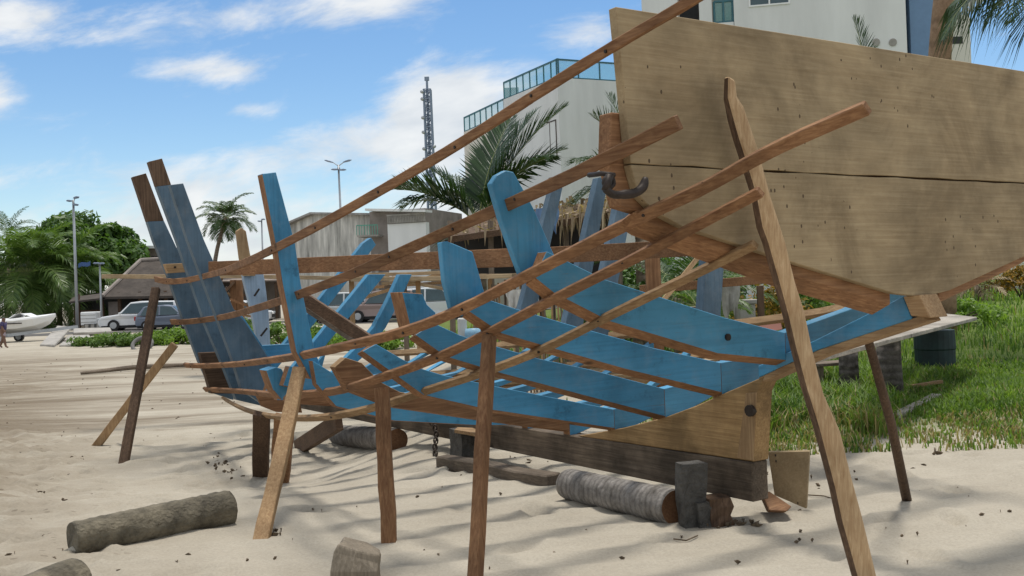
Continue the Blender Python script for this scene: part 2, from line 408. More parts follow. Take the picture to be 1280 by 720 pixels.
def relax(pts, it=6):
    pts = [p.copy() for p in pts]
    for _ in range(it):
        q = [pts[0]] + [pts[i] * 0.5 + (pts[i - 1] + pts[i + 1]) * 0.25 for i in range(1, len(pts) - 1)] + [pts[-1]]; pts = q
    return pts

# ================================================================ THE BOAT
T0 = -0.07                                                  # true centreline (half the keel's width)
def mir(t): return 2 * T0 - t
boat = thing('boat_hull', B(4, 0, gz(*B(4, 0, 0).xy)), 'wooden boat hull under construction, blue frames and bare plywood transom on the beach', 'boat')

def loft(mb, aft, s, th, drop=None, cap=0, side=0):
    """timber whose aft face is the (t, z) polygon at station s; drop[i] lowers the forward corner (bevel to the hull)"""
    n = len(aft); drop = drop or [0] * n
    a = [B(s, t, z) for t, z in aft]; f = [B(s + th, t, z - d) for (t, z), d in zip(aft, drop)]
    # orientation: aft face must look aft
    nor = V((0, 0, 0))
    for i in range(n): nor += a[i].cross(a[(i + 1) % n])
    if nor.dot(FW) > 0: a, f = a[::-1], f[::-1]; side = (side[:n - 1][::-1] + [side[n - 1]]) if isinstance(side, list) else side
    vs = a + f
    fs = [tuple(range(n)), tuple(range(2 * n - 1, n - 1, -1))] + [(i, i + n, (i + 1) % n + n, (i + 1) % n) for i in range(n)]
    mb.add(vs, fs, [cap, cap] + (side if isinstance(side, list) else [side] * n))
    return mb
def pxpoly(px, s): return [ps(x, y, s) for x, y in px]

# keel, deadwood, horn timber, stem
MB().prism([B(.10, .005, .146), B(.10, .005, .404), B(2.6, .005, .375), B(9.2, .005, .36), B(9.2, .005, .14)], PT * -0.15).build('keel', MT['keel'], boat, bevel=.008)
dw = [(1.95, .384), (1.37, .506), (.92, .622), (.59, .733), (.33, .834), (.04, .942), (-.04, .975), (.03, .86), (.085, .409)]
dead = MB().prism([B(s, .0, z) for s, z in dw], PT * -0.14).build('deadwood', MT['deadwood'], boat, bevel=.006)
MB().prism([B(.088, .004, .415), B(.036, .004, .86), B(.13, .004, .85), B(.23, .004, .415)], PT * -.02).build('stern_post', MT['tan_z'], dead, bevel=.003)
c = Pt(940, 513, 0.0)
MB().tube([c - PT * .03, c + PT * .03], .038, 12).build('bolt_head', MT['iron'], dead)
hn = MB()
hn.prism([B(.02, -.002, .915), B(-.46, -.002, 1.108), B(-1.19, -.002, 1.325), B(-1.165, -.002, 1.36), B(-.46, -.002, 1.148), B(.02, -.002, .955)], PT * -.136, 1, 1)
hn.prism([B(.02, 0, .956), B(-.46, 0, 1.149), B(-1.10, 0, 1.338), B(-1.05, 0, 1.462), B(-.45, 0, 1.21), B(.02, 0, 1.03)], PT * -.14, 0, 0)
hn.build('horn_timber', [MT['blue_k'], MT['tan_k']], boat, bevel=.004)
MB().prism([B(-1.103, .012, 1.355), B(-1.22, .012, 1.345), B(-1.16, .012, 1.47), B(-1.06, .012, 1.462)], PT * -.165).build('horn_end_block', MT['tan_k'], boat, bevel=.004)
st = MB(); loft(st, pxpoly([(302, 322), (324, 318), (331, 350), (336, 390), (338, 430), (342, 455), (328, 455), (322, 428), (315, 390), (305, 350)], 9.3), 9.3, .09)
stem = st.build('stem_post', MT['stem'], boat, bevel=.006)
st = MB(); loft(st, pxpoly([(295, 289), (301, 285), (307, 289), (312, 317), (319, 345), (304, 345), (299, 322)], 9.24), 9.22, .06); st.build('stem_head', MT['tan_z'], stem, bevel=.006)
for a, b in (((318, 370), (324, 361)), ((326, 420), (334, 410))):
    MB().tube([Ps(*a, 9.25), Ps(*b, 9.20)], .016, 6).build('bolt', MT['iron'], stem)

# transom
half = [(2.052, 2.783), (2.02, 2.367), (2.002, 2.108), (1.96, 1.975), (1.87, 1.905), (1.71, 1.84), (.978, 1.665), (.18, 1.483)]
ST = -1.13; seam = 2.108
tf = MB()
for sg in (1, -1):
    q = (lambda t: t) if sg == 1 else mir
    loft(tf, [(q(1.955), 1.905), (q(1.87), 1.86), (q(.978), 1.612), (q(.15), 1.425), (q(.15), 1.56), (q(.96), 1.75), (q(1.80), 1.96)], ST + .052, .12, [.05, .05, .055, .06, 0, 0, 0])
    loft(tf, [(q(2.055), 2.34), (q(2.075), 2.12), (q(2.02), 1.93), (q(1.88), 1.90), (q(1.80), 1.99), (q(1.86), 2.10), (q(1.88), 2.34)], ST + .054, .085)
loft(tf, [(T0 - .09, 1.60), (T0 + .09, 1.60), (T0 + .09, 2.70), (T0 - .09, 2.70)], ST + .053, .09)
loft(tf, [(1.86, 2.06), (1.86, 2.16), (mir(1.86), 2.16), (mir(1.86), 2.06)], ST + .0525, .05)
transom = tf.build('transom', MT['red_p'], boat, bevel=.005)
def wob(a, b, k=22, amp=.004): return [(a[0] + (b[0] - a[0]) * i / k, a[1] + (b[1] - a[1]) * i / k + random.uniform(-amp, amp)) for i in range(k + 1)]
up_ = [(mir(2.077), 2.795)] + [(2.077, 2.785), (2.045, 2.367), (2.026, seam + .006)]
up_ = [(2.052, 2.785), (2.02, 2.367)] + wob((2.001, seam + .0035), (mir(2.001), seam + .0035)) + [(mir(2.02), 2.367), (mir(2.052), 2.795)]
tb = MB(); loft(tb, up_, ST, .05); tb.build('transom_plank', MT['transom'], transom, bevel=.003)
lo_ = wob((mir(2.001), seam - .0035), (2.001, seam - .0035)) + half[3:] + [(T0, 1.455)] + [(mir(t), z) for t, z in reversed(half[3:])]
tb = MB(); loft(tb, lo_, ST + .002, .05); tb.build('transom_plank', MT['transom'], transom, bevel=.003)

# frames -----------------------------------------------------------------------------------------
def floor_sides(n, ntop): return [0] * ntop + [1] * (n - ntop)
def floor_timber(mb, poly, s, th, slope, ntop, mirror=False, cap=0, top=0):
    """poly: top edge outboard->keel (ntop edges), then bottom edge keel->outboard"""
    drp = 0.0 if s < 0 else .11
    if mirror: poly = [(mir(t) if t > .01 else -.003, z - ((.05 if t < .3 else .0) if i > ntop else (drp * min(1, max(0, t - .25) / .3)))) for i, (t, z) in enumerate(poly)]; s = s + .004
    n = len(poly); drop = [0.0] * (ntop + 1) + [slope * th] * (n - ntop - 1)
    loft(mb, poly, s, th, drop, cap, [top] * ntop + [1] * (n - ntop))
    return mb
FLO = [   # station, slope of the hull bottom, floor polygon in (t, z)
    (-.212, .42, 3, [(1.80, 1.775), (1.426, 1.62), (.527, 1.368), (-.0, 1.248), (-.0, 1.075), (.591, 1.159), (1.399, 1.389), (1.768, 1.558), (1.886, 1.641)]),
    (.345, .36, 4, [(1.873, 1.548), (1.631, 1.470), (1.249, 1.358), (.59, 1.175), (0, 1.037), (0, .838), (.84, 1.063), (1.357, 1.217), (1.737, 1.333), (1.945, 1.466)]),
    (.908, .32, 5, [(1.86, 1.395), (1.677, 1.310), (1.474, 1.242), (1.083, 1.121), (.661, 1.017), (0, .828), (0, .630), (.657, .827), (1.38, 1.048), (1.785, 1.184), (1.99, 1.329)]),
    (1.478, .25, 5, [(1.974, 1.259), (1.792, 1.150), (1.663, 1.079), (1.493, 1.020), (1.052, .900), (0, .635), (0, .490), (1.165, .756), (1.64, .895), (2.073, 1.219)]),
    (2.05, .14, 5, [(2.02, 1.085), (1.933, 1.146), (1.81, 1.10), (1.675, .955), (1.518, .867), (0, .50), (0, .412), (.811, .589), (1.227, .687), (1.587, .770), (1.924, .921)]),
    (2.65, .08, 3, [(1.93, 1.10), (1.66, .92), (1.27, .72), (0, .49), (0, .41), (.477, .454), (1.274, .579), (1.756, .740), (1.905, .92)]),
]
BLUE3 = [MT['blue_p'], MT['red_p']]
frames = {}
def upright(fr, px, s, th, mats, side=0, tz=None, name='side_timber', bev=.004):
    mb = MB(); loft(mb, tz or pxpoly(px, s), s, th, None, 0, side); return mb.build(name, mats, fr, bevel=bev)
for k, (s, sl, nt, poly) in enumerate(FLO):
    brown = k == 4
    mats = [MT['red_p'], MT['red_p'], MT['tan_p'], MT['blue_p']] if brown else BLUE3
    mb = MB(); floor_timber(mb, poly, s, .085, sl, nt, False, 0, 2 if brown else 0)
    fr = mb.build('frame', mats, boat, bevel=.003); frames[k] = fr
    mb = MB(); floor_timber(mb, poly, s, .085, sl, nt, True, 0, 0); mb.build('floor_timber', BLUE3, fr, bevel=.003)
# port side timbers still standing
upright(frames[0], [(614, 230), (621, 219), (632, 213), (642, 215), (655, 238), (668, 262), (700, 335), (692, 352), (655, 352), (640, 312), (626, 272)], -.098, .045, [MT['blue_z'], MT['blue_z']])
upright(frames[1], [(551, 303), (559, 301.5), (575, 308), (591, 315), (597, 335), (609, 378), (590, 396), (566, 394), (556, 352)], .458, .045, [MT['blue_z'], MT['blue_z']])
upright(frames[2], [(503, 365), (528, 367), (534, 381), (545, 391), (532, 420), (516, 418)], 1.022, .17, [MT['blue_z'], MT['red_z']], [1, 0, 0, 0, 1, 1])
upright(frames[5], [(328, 217), (345, 215), (369, 305), (376, 355), (393, 437), (406, 470), (388, 474), (370, 440), (353, 355), (345, 305)], 2.763, .11, [MT['blue_z'], MT['red_z']], [0, 0, 0, 0, 0, 1, 1, 1, 1, 1])
# starboard side timbers
def tzext(px, s, zb):
    q = pxpoly(px, s); (t0, z0), (t1, z1) = q[0], q[-1]; (u0, y0), (u1, y1) = q[1], q[-2]
    k = (zb - z1) / (z0 - z1); kk = (zb - y1) / (y0 - y1)
    return [q[0], q[1], (u1 + (u0 - u1) * kk, zb), (t1 + (t0 - t1) * k, zb)]
def mirrored(px, s): return [(mir(t), z) for t, z in pxpoly(px, s)]
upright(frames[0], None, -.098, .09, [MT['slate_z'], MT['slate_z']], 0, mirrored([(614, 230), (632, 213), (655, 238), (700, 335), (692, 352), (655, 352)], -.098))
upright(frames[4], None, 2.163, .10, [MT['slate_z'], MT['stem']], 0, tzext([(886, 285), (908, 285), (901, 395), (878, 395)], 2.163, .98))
LATE = {}
def late_frame(s, tp, zp, tsb, zsb, matp=0, port=True):
    """frames forward of midships: low floors, hull bottom nearly flat"""
    def poly(te, ze): return [(te - .06, ze + .10), (te * .55, .45 + (ze - .40) * .40 + .07), (.0, .50), (0, .40), (te * .5, .40 + (ze - .40) * .34), (te, ze - .05)]
    mb = MB(); m = BLUE3 if matp == 0 else [MT['red_p'], MT['red_p']]
    if port: floor_timber(mb, poly(tp, zp), s, .10, .03, 2)
    fr = None
    if port: fr = mb.build('frame', m, boat, bevel=.003); mb = MB()
    floor_timber(mb, poly(tsb, zsb), s, .10, .03, 2, True)
    if fr is None: fr = mb.build('frame', BLUE3, boat, bevel=.003)
    else: mb.build('floor_timber', BLUE3, fr, bevel=.003)
    LATE[s] = fr; return fr
fr = late_frame(3.22, 1.95, .93, 2.0, 1.02)
upright(fr, [(333, 463), (345, 459), (352, 461), (364, 485), (352, 500), (342, 488)], 3.33, .17, [MT['blue_z'], MT['red_z']], [0, 0, 0, 0, 1, 1])
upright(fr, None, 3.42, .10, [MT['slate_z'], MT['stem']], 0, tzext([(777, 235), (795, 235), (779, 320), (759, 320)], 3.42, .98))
fr = late_frame(3.82, 1.55, .74, 2.0, 1.02, 1)
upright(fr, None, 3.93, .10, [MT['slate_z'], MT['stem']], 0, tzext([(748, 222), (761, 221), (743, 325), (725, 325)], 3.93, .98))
late_frame(4.40, 1.40, .64, 1.95, 1.0, 1)
fr = late_frame(5.00, 1.25, .60, 1.85, .98, 1)
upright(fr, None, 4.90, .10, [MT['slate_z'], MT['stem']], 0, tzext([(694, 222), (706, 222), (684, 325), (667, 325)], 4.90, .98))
late_frame(5.60, 1.12, .56, 1.75, .95)
late_frame(6.20, 1.0, .52, 1.6, .92)
late_frame(6.75, .85, .48, 1.4, .90)
# bow frames: straight timbers flaring from the keel
def bow_frame(s, px, bare, capmats):
    tz = pxpoly(px, s)
    mb = MB(); loft(mb, tz, s, .10, None, 0, 2)
    return tz, mb
p3 = [(213, 231), (229, 229), (255, 300), (267, 327), (292, 386), (306, 402), (334, 445), (352, 485), (352, 512), (330, 506), (303, 488), (291, 449), (273, 401), (235, 300)]
p2 = [(196, 233), (214, 231), (238, 300), (272, 395), (298, 452), (318, 492), (330, 508), (296, 500), (276, 450), (257, 406), (252, 390), (235, 341), (221, 300)]
p2b = [(186, 202), (202.5, 198), (214, 231), (196, 233)]
p1 = [(184.5, 277), (205, 276), (221, 310), (240, 350), (262, 400), (290, 470), (292, 500), (268, 492), (249, 452), (232, 407), (226, 390), (211, 347), (192, 300)]
p1b = [(166, 221), (182.5, 216.5), (205, 276), (184.5, 277)]
def clipz(poly, zm):
    out = []
    for i in range(len(poly)):
        a, b = poly[i], poly[(i + 1) % len(poly)]
        if a[1] <= zm: out.append(a)
        if (a[1] <= zm) != (b[1] <= zm):
            k = (zm - a[1]) / (b[1] - a[1]); out.append((a[0] + (b[0] - a[0]) * k, zm))
    return out
SBP = {7.2: [(500, 343), (515, 343), (500, 376), (482, 410), (452, 448), (430, 466), (418, 462), (446, 434), (468, 408), (485, 376)],
       7.8: [(461, 343), (482, 343), (390, 452), (372, 470), (357, 470)],
       8.4: [(454, 304), (464, 297), (470, 306), (395, 402), (345, 462), (330, 462)]}
SL = [MT['slate_z'], MT['dark_z'], MT['stem']]
frs = {}
for s, body, bare in ((7.2, p3, None), (7.8, p2, p2b), (8.4, p1, p1b)):
    mb = MB(); tz = pxpoly(body, s); loft(mb, tz, s, .11, None, 0, 0)
    fr = mb.build('frame', SL, boat, bevel=.004); frs[s] = fr
    if bare:
        b2 = pxpoly(bare, s); mb = MB(); loft(mb, b2, s, .11, None, 0, 0); mb.build('bare_timber_head', MT['dark_z'], fr, bevel=.003)
    mb = MB(); loft(mb, pxpoly(SBP[s], s + .003), s + .003, .11); sb = mb.build('side_timber', [MT['blue_z']], fr, bevel=.004)
    # a floor linking both sides on the keel
    mb = MB(); w = .95 - .32 * (s - 7.2)
    loft(mb, [(-w + 2 * T0, .80), (-.35 + T0, .50), (.35 + T0, .50), (w, .80), (w - .10, .50), (.1, .37), (2 * T0 - .1, .37), (-w + 2 * T0 + .10, .50)], s + .115, .07)
    mb.build('floor_timber', BLUE3, fr, bevel=.003)
upright(frs[7.2], [(294, 388), (304, 396), (332, 438), (352, 470), (346, 492), (322, 470), (300, 430)], 7.36, .07, [MT['blue_z']])
upright(frs[7.2], [(322, 432), (392, 428), (392, 450), (330, 452)], 7.55, .06, [MT['blue_p']])
upright(frs[8.4], [(203, 288), (213, 294), (231, 340), (243, 385), (256, 432), (247, 432), (232, 385), (216, 338)], 8.75, .08, [MT['blue_z']])
mb = MB(); loft(mb, pxpoly([(250, 441), (271, 440), (290, 492), (264, 492)], 8.15), 8.15, .12); f8 = mb.build('bow_floor_block', MT['dark_p'], boat, bevel=.004)
mb = MB(); loft(mb, pxpoly([(318, 488), (372, 490), (378, 516), (346, 515), (328, 508)], 6.0), 6.0, .06); mb.build('bow_floor_block', MT['red_p'], boat, bevel=.004)
mb = MB(); loft(mb, pxpoly([(206, 330), (230, 329), (234, 340), (210, 341.5)], 8.15), 8.15, .10); cp = mb.build('spreader_block', MT['tan_p'], boat, bevel=.003)
c = Ps(219, 334, 8.13); MB().tube([c, c + FW * .03], .014, 6).build('nail', MT['iron'], cp)
c = Ps(911, 421.5, -.225); MB().tube([c, c + FW * .03], .021, 10).build('bolt_hole', MT['iron'], frames[0])

# ribbands --------------------------------------------------------------------------------------
def band(ctrl, w, h, name='ribband', mat='red_k', dt=.02, dz=0.0, tilt=20):
    pts = [p + PT * dt + UP * dz for p in ctrl]
    sm = relax(smooth_path(pts, 7), 10); n = len(sm)
    hh = [(h[0] + (h[1] - h[0]) * i / (n - 1)) for i in range(n)] if isinstance(h, tuple) else h
    upv = UP * cos(radians(tilt)) + PT * sin(radians(tilt))
    rb = MB().beam(sm, w, hh, up=upv, jit=.03).build(name, MT[mat], boat, bevel=.004)
    if tilt > 0:
        for q in ctrl[2:-1]:
            c = min(sm, key=lambda r: (r - (q + PT * dt + UP * dz)).length) + PT * (w * .5) + UP * random.uniform(-.012, .012)
            MB().tube([c - PT * .004, c + PT * .006], .008, 6).build('nail', MT['iron'], rb)
    return rb
A_ = [Pt(1010, -82, 2.02), Pt(874, -1, 2.06), Pt(765, 62, 2.10), Pt(675, 118, 2.13), Pt(579, 180, 2.15), Pt(480, 238, 2.17), Pt(400, 283, 2.16), Ps(340, 314, 2.9), Pt(285, 338, 1.72), Ps(258, 345, 7.2), Ps(238, 350, 7.8), Ps(210, 352, 8.4), Ps(196, 348.5, 8.8)]
B_ = [Pt(853, 153, 2.04), Pt(760, 200, 2.06), Ps(648, 252, -.15), Ps(575, 284, .40), Ps(490, 322, .95), Ps(450, 340, 1.5), Ps(372, 370, 2.76), Ps(312, 388, 5.2), Ps(277, 397, 7.2), Ps(255, 400, 7.8), Ps(229, 402.5, 8.4), Ps(216, 402, 8.65)]
C_ = [Pt(1090, 135, 1.80), Pt(963, 191, 1.83), Pt(890, 233, 1.86), Pt(815, 267, 1.88), Pt(740, 305, 1.89), Ps(672, 340, -.212), Ps(585, 385, .345), Ps(512, 414, .908), Ps(446, 430, 1.478), Ps(383, 444, 2.75), Ps(340, 450, 4.4), Ps(310, 454, 5.8), Ps(284, 456, 7.2), Ps(263, 457, 7.8), Ps(243, 457, 8.4), Ps(234, 456, 8.7)]
D_ = [Pt(955, 232, 1.71), Pt(865, 280, 1.73), Pt(790, 320, 1.75), Ps(695, 368, -.212), Ps(615, 410, .345), Ps(555, 440, .908), Ps(480, 467, 1.478), Ps(440, 480, 2.05), Ps(412, 486, 2.65), Ps(365, 490, 3.6), Ps(325, 488, 5.4), Ps(298, 486, 7.2), Ps(278, 485, 7.8), Ps(258, 484, 8.4)]
E_ = [Pt(947, 297, 1.33), Pt(830, 355, 1.38), Ps(755, 392, -.212), Ps(680, 431, .345), Ps(602, 461, .908), Ps(533, 483, 1.478), Ps(471, 504, 2.05), Ps(420, 515, 2.65), Ps(377, 518, 3.6), Ps(347, 517, 4.6), Ps(316, 511, 6.0), Ps(297, 504, 7.0), Ps(281, 495, 7.9)]
band(A_, .028, (.038, .076), tilt=8); band(B_, .032, (.062, .068), tilt=18); band(C_, .034, (.050, .068), dt=.025, tilt=36)
band(D_, .033, (.044, .070), dt=.02, dz=-.025, tilt=38); band(E_, .034, (.042, .066), 'ribband', 'tan_k', dt=.015, dz=-.03, tilt=45)
def mirp(ctrl, i0=0): return [p - PT * (2 * ((p - O).dot(PT) - T0)) for p in ctrl[i0:]]
for cc, h in ((C_, .08), (D_, .075), (E_, .07)):
    band(mirp(cc, 4), .045, h, 'ribband', 'tan_k', dt=-.02, dz=-.02, tilt=-40)
# extra starboard ribbands in pale wood, added for the sunlit streaks between the floors
for f in (.33, .62):
    mid = [d * (1 - f) + e * f for d, e in zip(mirp(D_, 3)[:11], mirp(E_, 2)[:11])]
    band(mid, .045, .06, 'ribband', 'pale_plank', dt=0, dz=-.03, tilt=-60)
# long braces laid diagonally inside
a, b = Ps(262, 336, 7.12), Ps(640, 322, 2.9)
MB().beam([a, a * .5 + b * .5, b], .035, (.155, .165, .19)[1], jit=.02).build('diagonal_brace', MT['red_k'], boat, bevel=.004)
a, b = Ps(560, 326, 3.5), Ps(896, 308, 2.0)
MB().beam([a, a * .5 + b * .5, b], .04, .15, jit=.02).build('diagonal_brace', MT['red_k'], boat, bevel=.004)
MB().beam([Ps(376, 370, 6.6), Ps(462, 427, 5.5)], .04, .15).build('cross_brace', MT['dark_k'], boat, bevel=.004)
MB().beam([Ps(380, 384, 6.75), Ps(452, 432, 5.6)], .05, .06).build('cross_brace', MT['grey_k'], boat, bevel=.004)

# ================================================================ THINGS ON THE SAND
def one(mb, name, mats, label, cat, group=None, smooth=False, bevel=0.0, seg=1):
    return tag(mb.build(name, mats, None, smooth, bevel, seg=seg), label, cat, group)
def ptm(s, t, z): return B(s, t, z)
PG = 'props leaning on the hull'
def prop(top, base, w, d, mat, label, face=None, jit=.05, name='prop_post'):
    top, base = V(top), V(base); n = 7
    ax = (top - base).normalized(); base = base - ax * .12
    f = V((0, -1, 0)) if face is None else face
    pts = [base + (top - base) * (i / n) + V((random.uniform(-.004, .004), random.uniform(-.004, .004), 0)) for i in range(n + 1)]
    one(MB().beam(pts, w, d, up=f, jit=jit), name, MT[mat], label, 'prop', PG, bevel=.005)
c = Ps(205, 357, 8.5); c = c + PT * .10 - UP * .03
prop(c, G(155, 579), .10, .08, 'dark_z', 'dark brown post leaning under the end of the highest visible ribband at the bow')
c = Ps(226, 430, 8.75)
prop(c + PT * .08, G(121, 557), .10, .06, 'tan_z', 'thin pale stake slanting up from the sand farthest left, crossing behind a dark post')
prop(Ps(384, 456, 2.75) + PT * .06 - UP * .03, G(327, 674), .098, .075, 'tan_z', 'tan squared post leaning to the right in front of two short dark legs')
prop(Ps(482, 478, 1.478) + PT * .03 - UP * .03, G(487, 680), .095, .07, 'red_z', 'upright brown post standing right behind the grey stump')
prop(Ps(617, 411, .345) + PT * .03 - UP * .035, G(592, 742), .064, .07, 'red_z', 'slim reddish post nearest the camera, its foot below the picture', face=V((-.5, -.85, 0)))
a, b = P(1083, 417, 5.85), G(1136, 622)
one(MB().tube([a, a.lerp(b, .5) + V((.01, 0, 0)), b - UP * .1], [.026, .030, .034], 10, jit=.03), 'prop_post', MT['dark_z'], 'dark round pole bracing the stern from the grass side', 'prop', PG, smooth=True)
prop(Ps(327, 514, 5.2) - UP * .03 + PT * .0, G(326, 596), .16, .07, 'dark_z', 'short dark leg under the bow, the left one of the pair', jit=.03)
prop(Ps(356, 517, 4.6) - UP * .03, G(349, 604), .19, .07, 'red_z', 'short reddish leg under the bow, half hidden by a leaning tan post', jit=.03)
# the rough slab propped against the transom
L5 = [(905, 95), (904, 122), (909, 150), (916, 175), (925, 203), (938, 244), (945, 284), (952, 303), (966, 352), (978, 396), (988, 438), (1000, 483), (1016, 534), (1036, 610), (1045, 652), (1064, 720), (1080, 775)]
R5 = [(922, 101), (924, 120), (933, 134), (942, 160), (951, 187), (966, 244), (979, 284), (985, 303), (997, 352), (1009, 390), (1019, 438), (1033, 493), (1054, 540), (1066, 590), (1081, 645), (1099, 720), (1112, 775)]
def d5(py): return 4.50 + .27 * (py - 95) / 680
mb = MB(); rs = []
for (a, b), (c_, d_) in zip(L5, R5):
    p, q = P(a + 2, b, d5(b)), P(c_ - 2, d_, d5(d_)); w = (q - p) * .28
    th = V((.002, .075, 0)); bk = V((0.0, .012, 0)); sh = min(.028, (q - p).length * .30); p = p + V((sh, 0, 0))
    rs.append([p - V((sh, 0, 0)) + bk * 2.5, p, q - w * .35 , q + bk * 1.4, q + th - V((.012, 0, 0)), p + th])
mb.rings(rs)
for k in range(len(L5) - 1): mb.m[k * 6] = mb.m[k * 6 + 5] = 1
one(mb, 'prop_plank', [MT['prop_rough'], MT['dark_z']], 'thick rough-sawn slab with wavy edges leaning against the bare transom', 'prop', PG, bevel=.006)
# iron clamp on the transom corner
cl = MB(); cs = -1.26
path = [(757, 236), (764, 242), (780, 243), (796, 240), (804, 233), (807, 222)]
cl.tube(smooth_path([Ps(x, y, cs) for x, y in path], 4), [.017] * 8 + [.020] * 8 + [.020, .019, .018, .015, .011], 8)
ring = [Ps(761 + 6.5 * cos(a), 228 + 7 * sin(a), cs + .01) for a in np.linspace(0, 2 * pi, 13)]
cl.tube(ring, .009, 6, cap=False)
cl.tube([Ps(736, 219, cs + .15), Ps(752, 217, cs + .06), Ps(768, 219, cs)], .011, 6); cl.tube([Ps(762, 219, cs), Ps(757, 238, cs)], .018, 6)
one(cl, 'iron_clamp', MT['iron'], 'dark hooked iron clamp holding a ribband at the corner of the transom', 'clamp', smooth=True)
# chain from the keel
ch = MB(); top = Pt(537, 524, .06); bot = G(549, 571)
for i in range(13):
    k = i / 12; c = top.lerp(bot, k) + V((.03 * sin(k * 5), 0, 0)); ax = UP
    sd = V((1, 0, 0)) if i % 2 else V((0, 1, 0))
    ch.tube([c + ax * (.034 * sin(a)) + sd * (.020 * cos(a)) for a in np.linspace(0, 2 * pi, 11)], .0075, 6, cap=False)
one(ch, 'chain', MT['chain'], 'short rusty chain hanging from the keel down to the sand', 'chain', smooth=True)

def log(p0, p1, r0, r1, name, mats, label, bumps=.04, n=22, m=26, sink=.0, hollow=False, group=None):
    p0, p1 = V(p0), V(p1); L = (p1 - p0).length; ang = atan2((p1 - p0).y, (p1 - p0).x)
    rs = []
    for i in range(m + 1):
        k = i / m; r = r0 + (r1 - r0) * k
        ed = min(1, min(k, 1 - k) * m * .9); rr = r * (.93 + .07 * ed)
        rs.append([V((k * L, cos(2 * pi * j / n) * rr * (1 + bumps * (sin(3.1 * j / n * 6 + k * 7) * .5 + random.uniform(-.5, .5))), sin(2 * pi * j / n) * rr * (1 + bumps * random.uniform(-.5, .5)))) for j in range(n)])
    mb = MB().rings(rs, True, 0, 1)
    me_o = mb.build(name, mats, None, True, loc=V((0, 0, 0)))
    for p in me_o.data.polygons:
        if p.material_index == 1: p.use_smooth = False
    d = (p1 - p0).normalized()
    me_o.location = p0; me_o.rotation_euler = (0, -math.asin(d.z), ang)
    return tag(me_o, label, 'log', group)
g1, g2 = G(844, 655), G(710, 622)
log(g1 + UP * .110, g2 + UP * .105, .122, .118, 'coconut_log', [MT['log_palm'], MT['log_end']], 'ringed grey coconut log with a sawn orange end beside the keel', .03)
g1, g2 = G(497, 562), G(423, 553)
log(g1 + UP * .10, g2 + UP * .09, .128, .13, 'coconut_log', [MT['log_palm'], MT['log_end']], 'ringed grey coconut roller farther under the keel, past the chain', .03)
g1, g2 = G(91, 692), G(288, 653)
log(g1 + UP * .085, g2 + UP * .10, .115, .128, 'driftwood_log', [MT['log_old'], MT['log_old']], 'mottled brown log lying alone on the open sand at the left', .10, 26, 34)
g1 = G(80, 742)
log(g1 + UP * .05 + V((.02, .1, 0)), g1 + V((-.25, -.75, .03)), .125, .13, 'driftwood_log', [MT['log_old'], MT['stump_tan']], 'pale log end peeking in at the bottom left corner', .06)
# little stone against the log
def rock(c, r, name, mat, label, cat, sx=1, sz=.7, n=9, amp=.2):
    mb = MB(); rs = []
    for i in range(1, n):
        th = pi * i / n
        rs.append([V(c) + V((r * sx * sin(th) * cos(2 * pi * j / 14) * (1 + random.uniform(-amp, amp)), r * sin(th) * sin(2 * pi * j / 14) * (1 + random.uniform(-amp, amp)), -r * sz * cos(th) + r * sz * .6)) for j in range(14)])
    mb.rings(rs); return one(mb, name, mat, label, cat, smooth=True)
MT['stone'] = plain('pale_stone', (.42, .38, .31), .9, 0, .3, 14, .5)
rock(G(101, 690) + V((0, -.02, 0)), .045, 'stone', MT['stone'], 'small pale stone tucked against the lone mottled log', 'stone', 1.5)
# grey cut stump at the bottom
g = G(446, 726)
mb = MB(); rs = []
prof = [(-.13, -.10), (-.115, .02), (-.125, .10), (.03, .12), (.12, .04), (.135, -.03), (.13, -.10), (.0, -.125)]
for z, k, sh in ((-.10, 1.05, 0), (.08, 1.0, 0), (.15, .95, .01), (.185, .86, .025)):
    rs.append([g + V((x * k + sh, y * k + (.03 if z > .1 else 0), z + (.035 * (1 if x < 0 else -1) if z > .1 else 0) * (abs(x) / .13) + random.uniform(-.006, .006))) for x, y in prof])
one(mb.rings(rs), 'wood_stump', MT['stump_tan'], 'stubby grey-brown stump cut at an angle in the foreground sand', 'stump', bevel=.012, seg=2)
# blocks carrying the keel
def blob_box(mb, c, h, rz, amp=.012, k=4):
    c = V(c); R = Matrix.Rotation(rz, 3, 'Z'); rs = []
    for i in range(k + 1):
        z = -h[2] + 2 * h[2] * i / k
        rs.append([c + R @ V((x * h[0] + random.uniform(-amp, amp), y * h[1] + random.uniform(-amp, amp), z)) for x, y in ((-1, -1), (-.3, -1.04), (.4, -.98), (1, -1), (1.03, 0), (1, 1), (0, 1), (-1, 1), (-1.03, 0))])
    mb.rings(rs); return mb
g = G(874, 659); mb = MB(); dz = g.z
blob_box(mb, V((g.x - .03, g.y + .07, dz + .17)), (.082, .06, .24), .3)
blob_box(mb, V((g.x + .07, g.y + .09, dz + .03)), (.10, .085, .13), .3)
one(mb, 'keel_block', MT['stump'], 'notched dark charred block wedged against the keel near the stern', 'block', 'keel blocks')
g = G(898, 660); mb = blob_box(MB(), V((g.x + .02, g.y + .14, g.z + .06)), (.075, .08, .115), .25)
one(mb, 'keel_block', MT['dark_z'], 'dark red-brown block standing behind the charred one at the stern', 'block', 'keel blocks')
g = G(586, 577); mb = blob_box(MB(), V((g.x, g.y + .14, g.z + .13)), (.135, .13, .155), .5, .01)
bk = one(mb, 'keel_block', MT['stump'], 'cracked dark stump block under the keel with a flat pale cap', 'block', 'keel blocks')
MB().prism([P(568, 537, 9.08), P(572, 534, 9.2), P(602, 535, 9.35), P(604, 541, 9.1), P(596, 542, 8.98), P(584, 539.5, 9.0)], V((0, 0, -.03))).build('cap_board', MT['tan_p'], bk)
a, b = G(552, 584), G(694, 607)
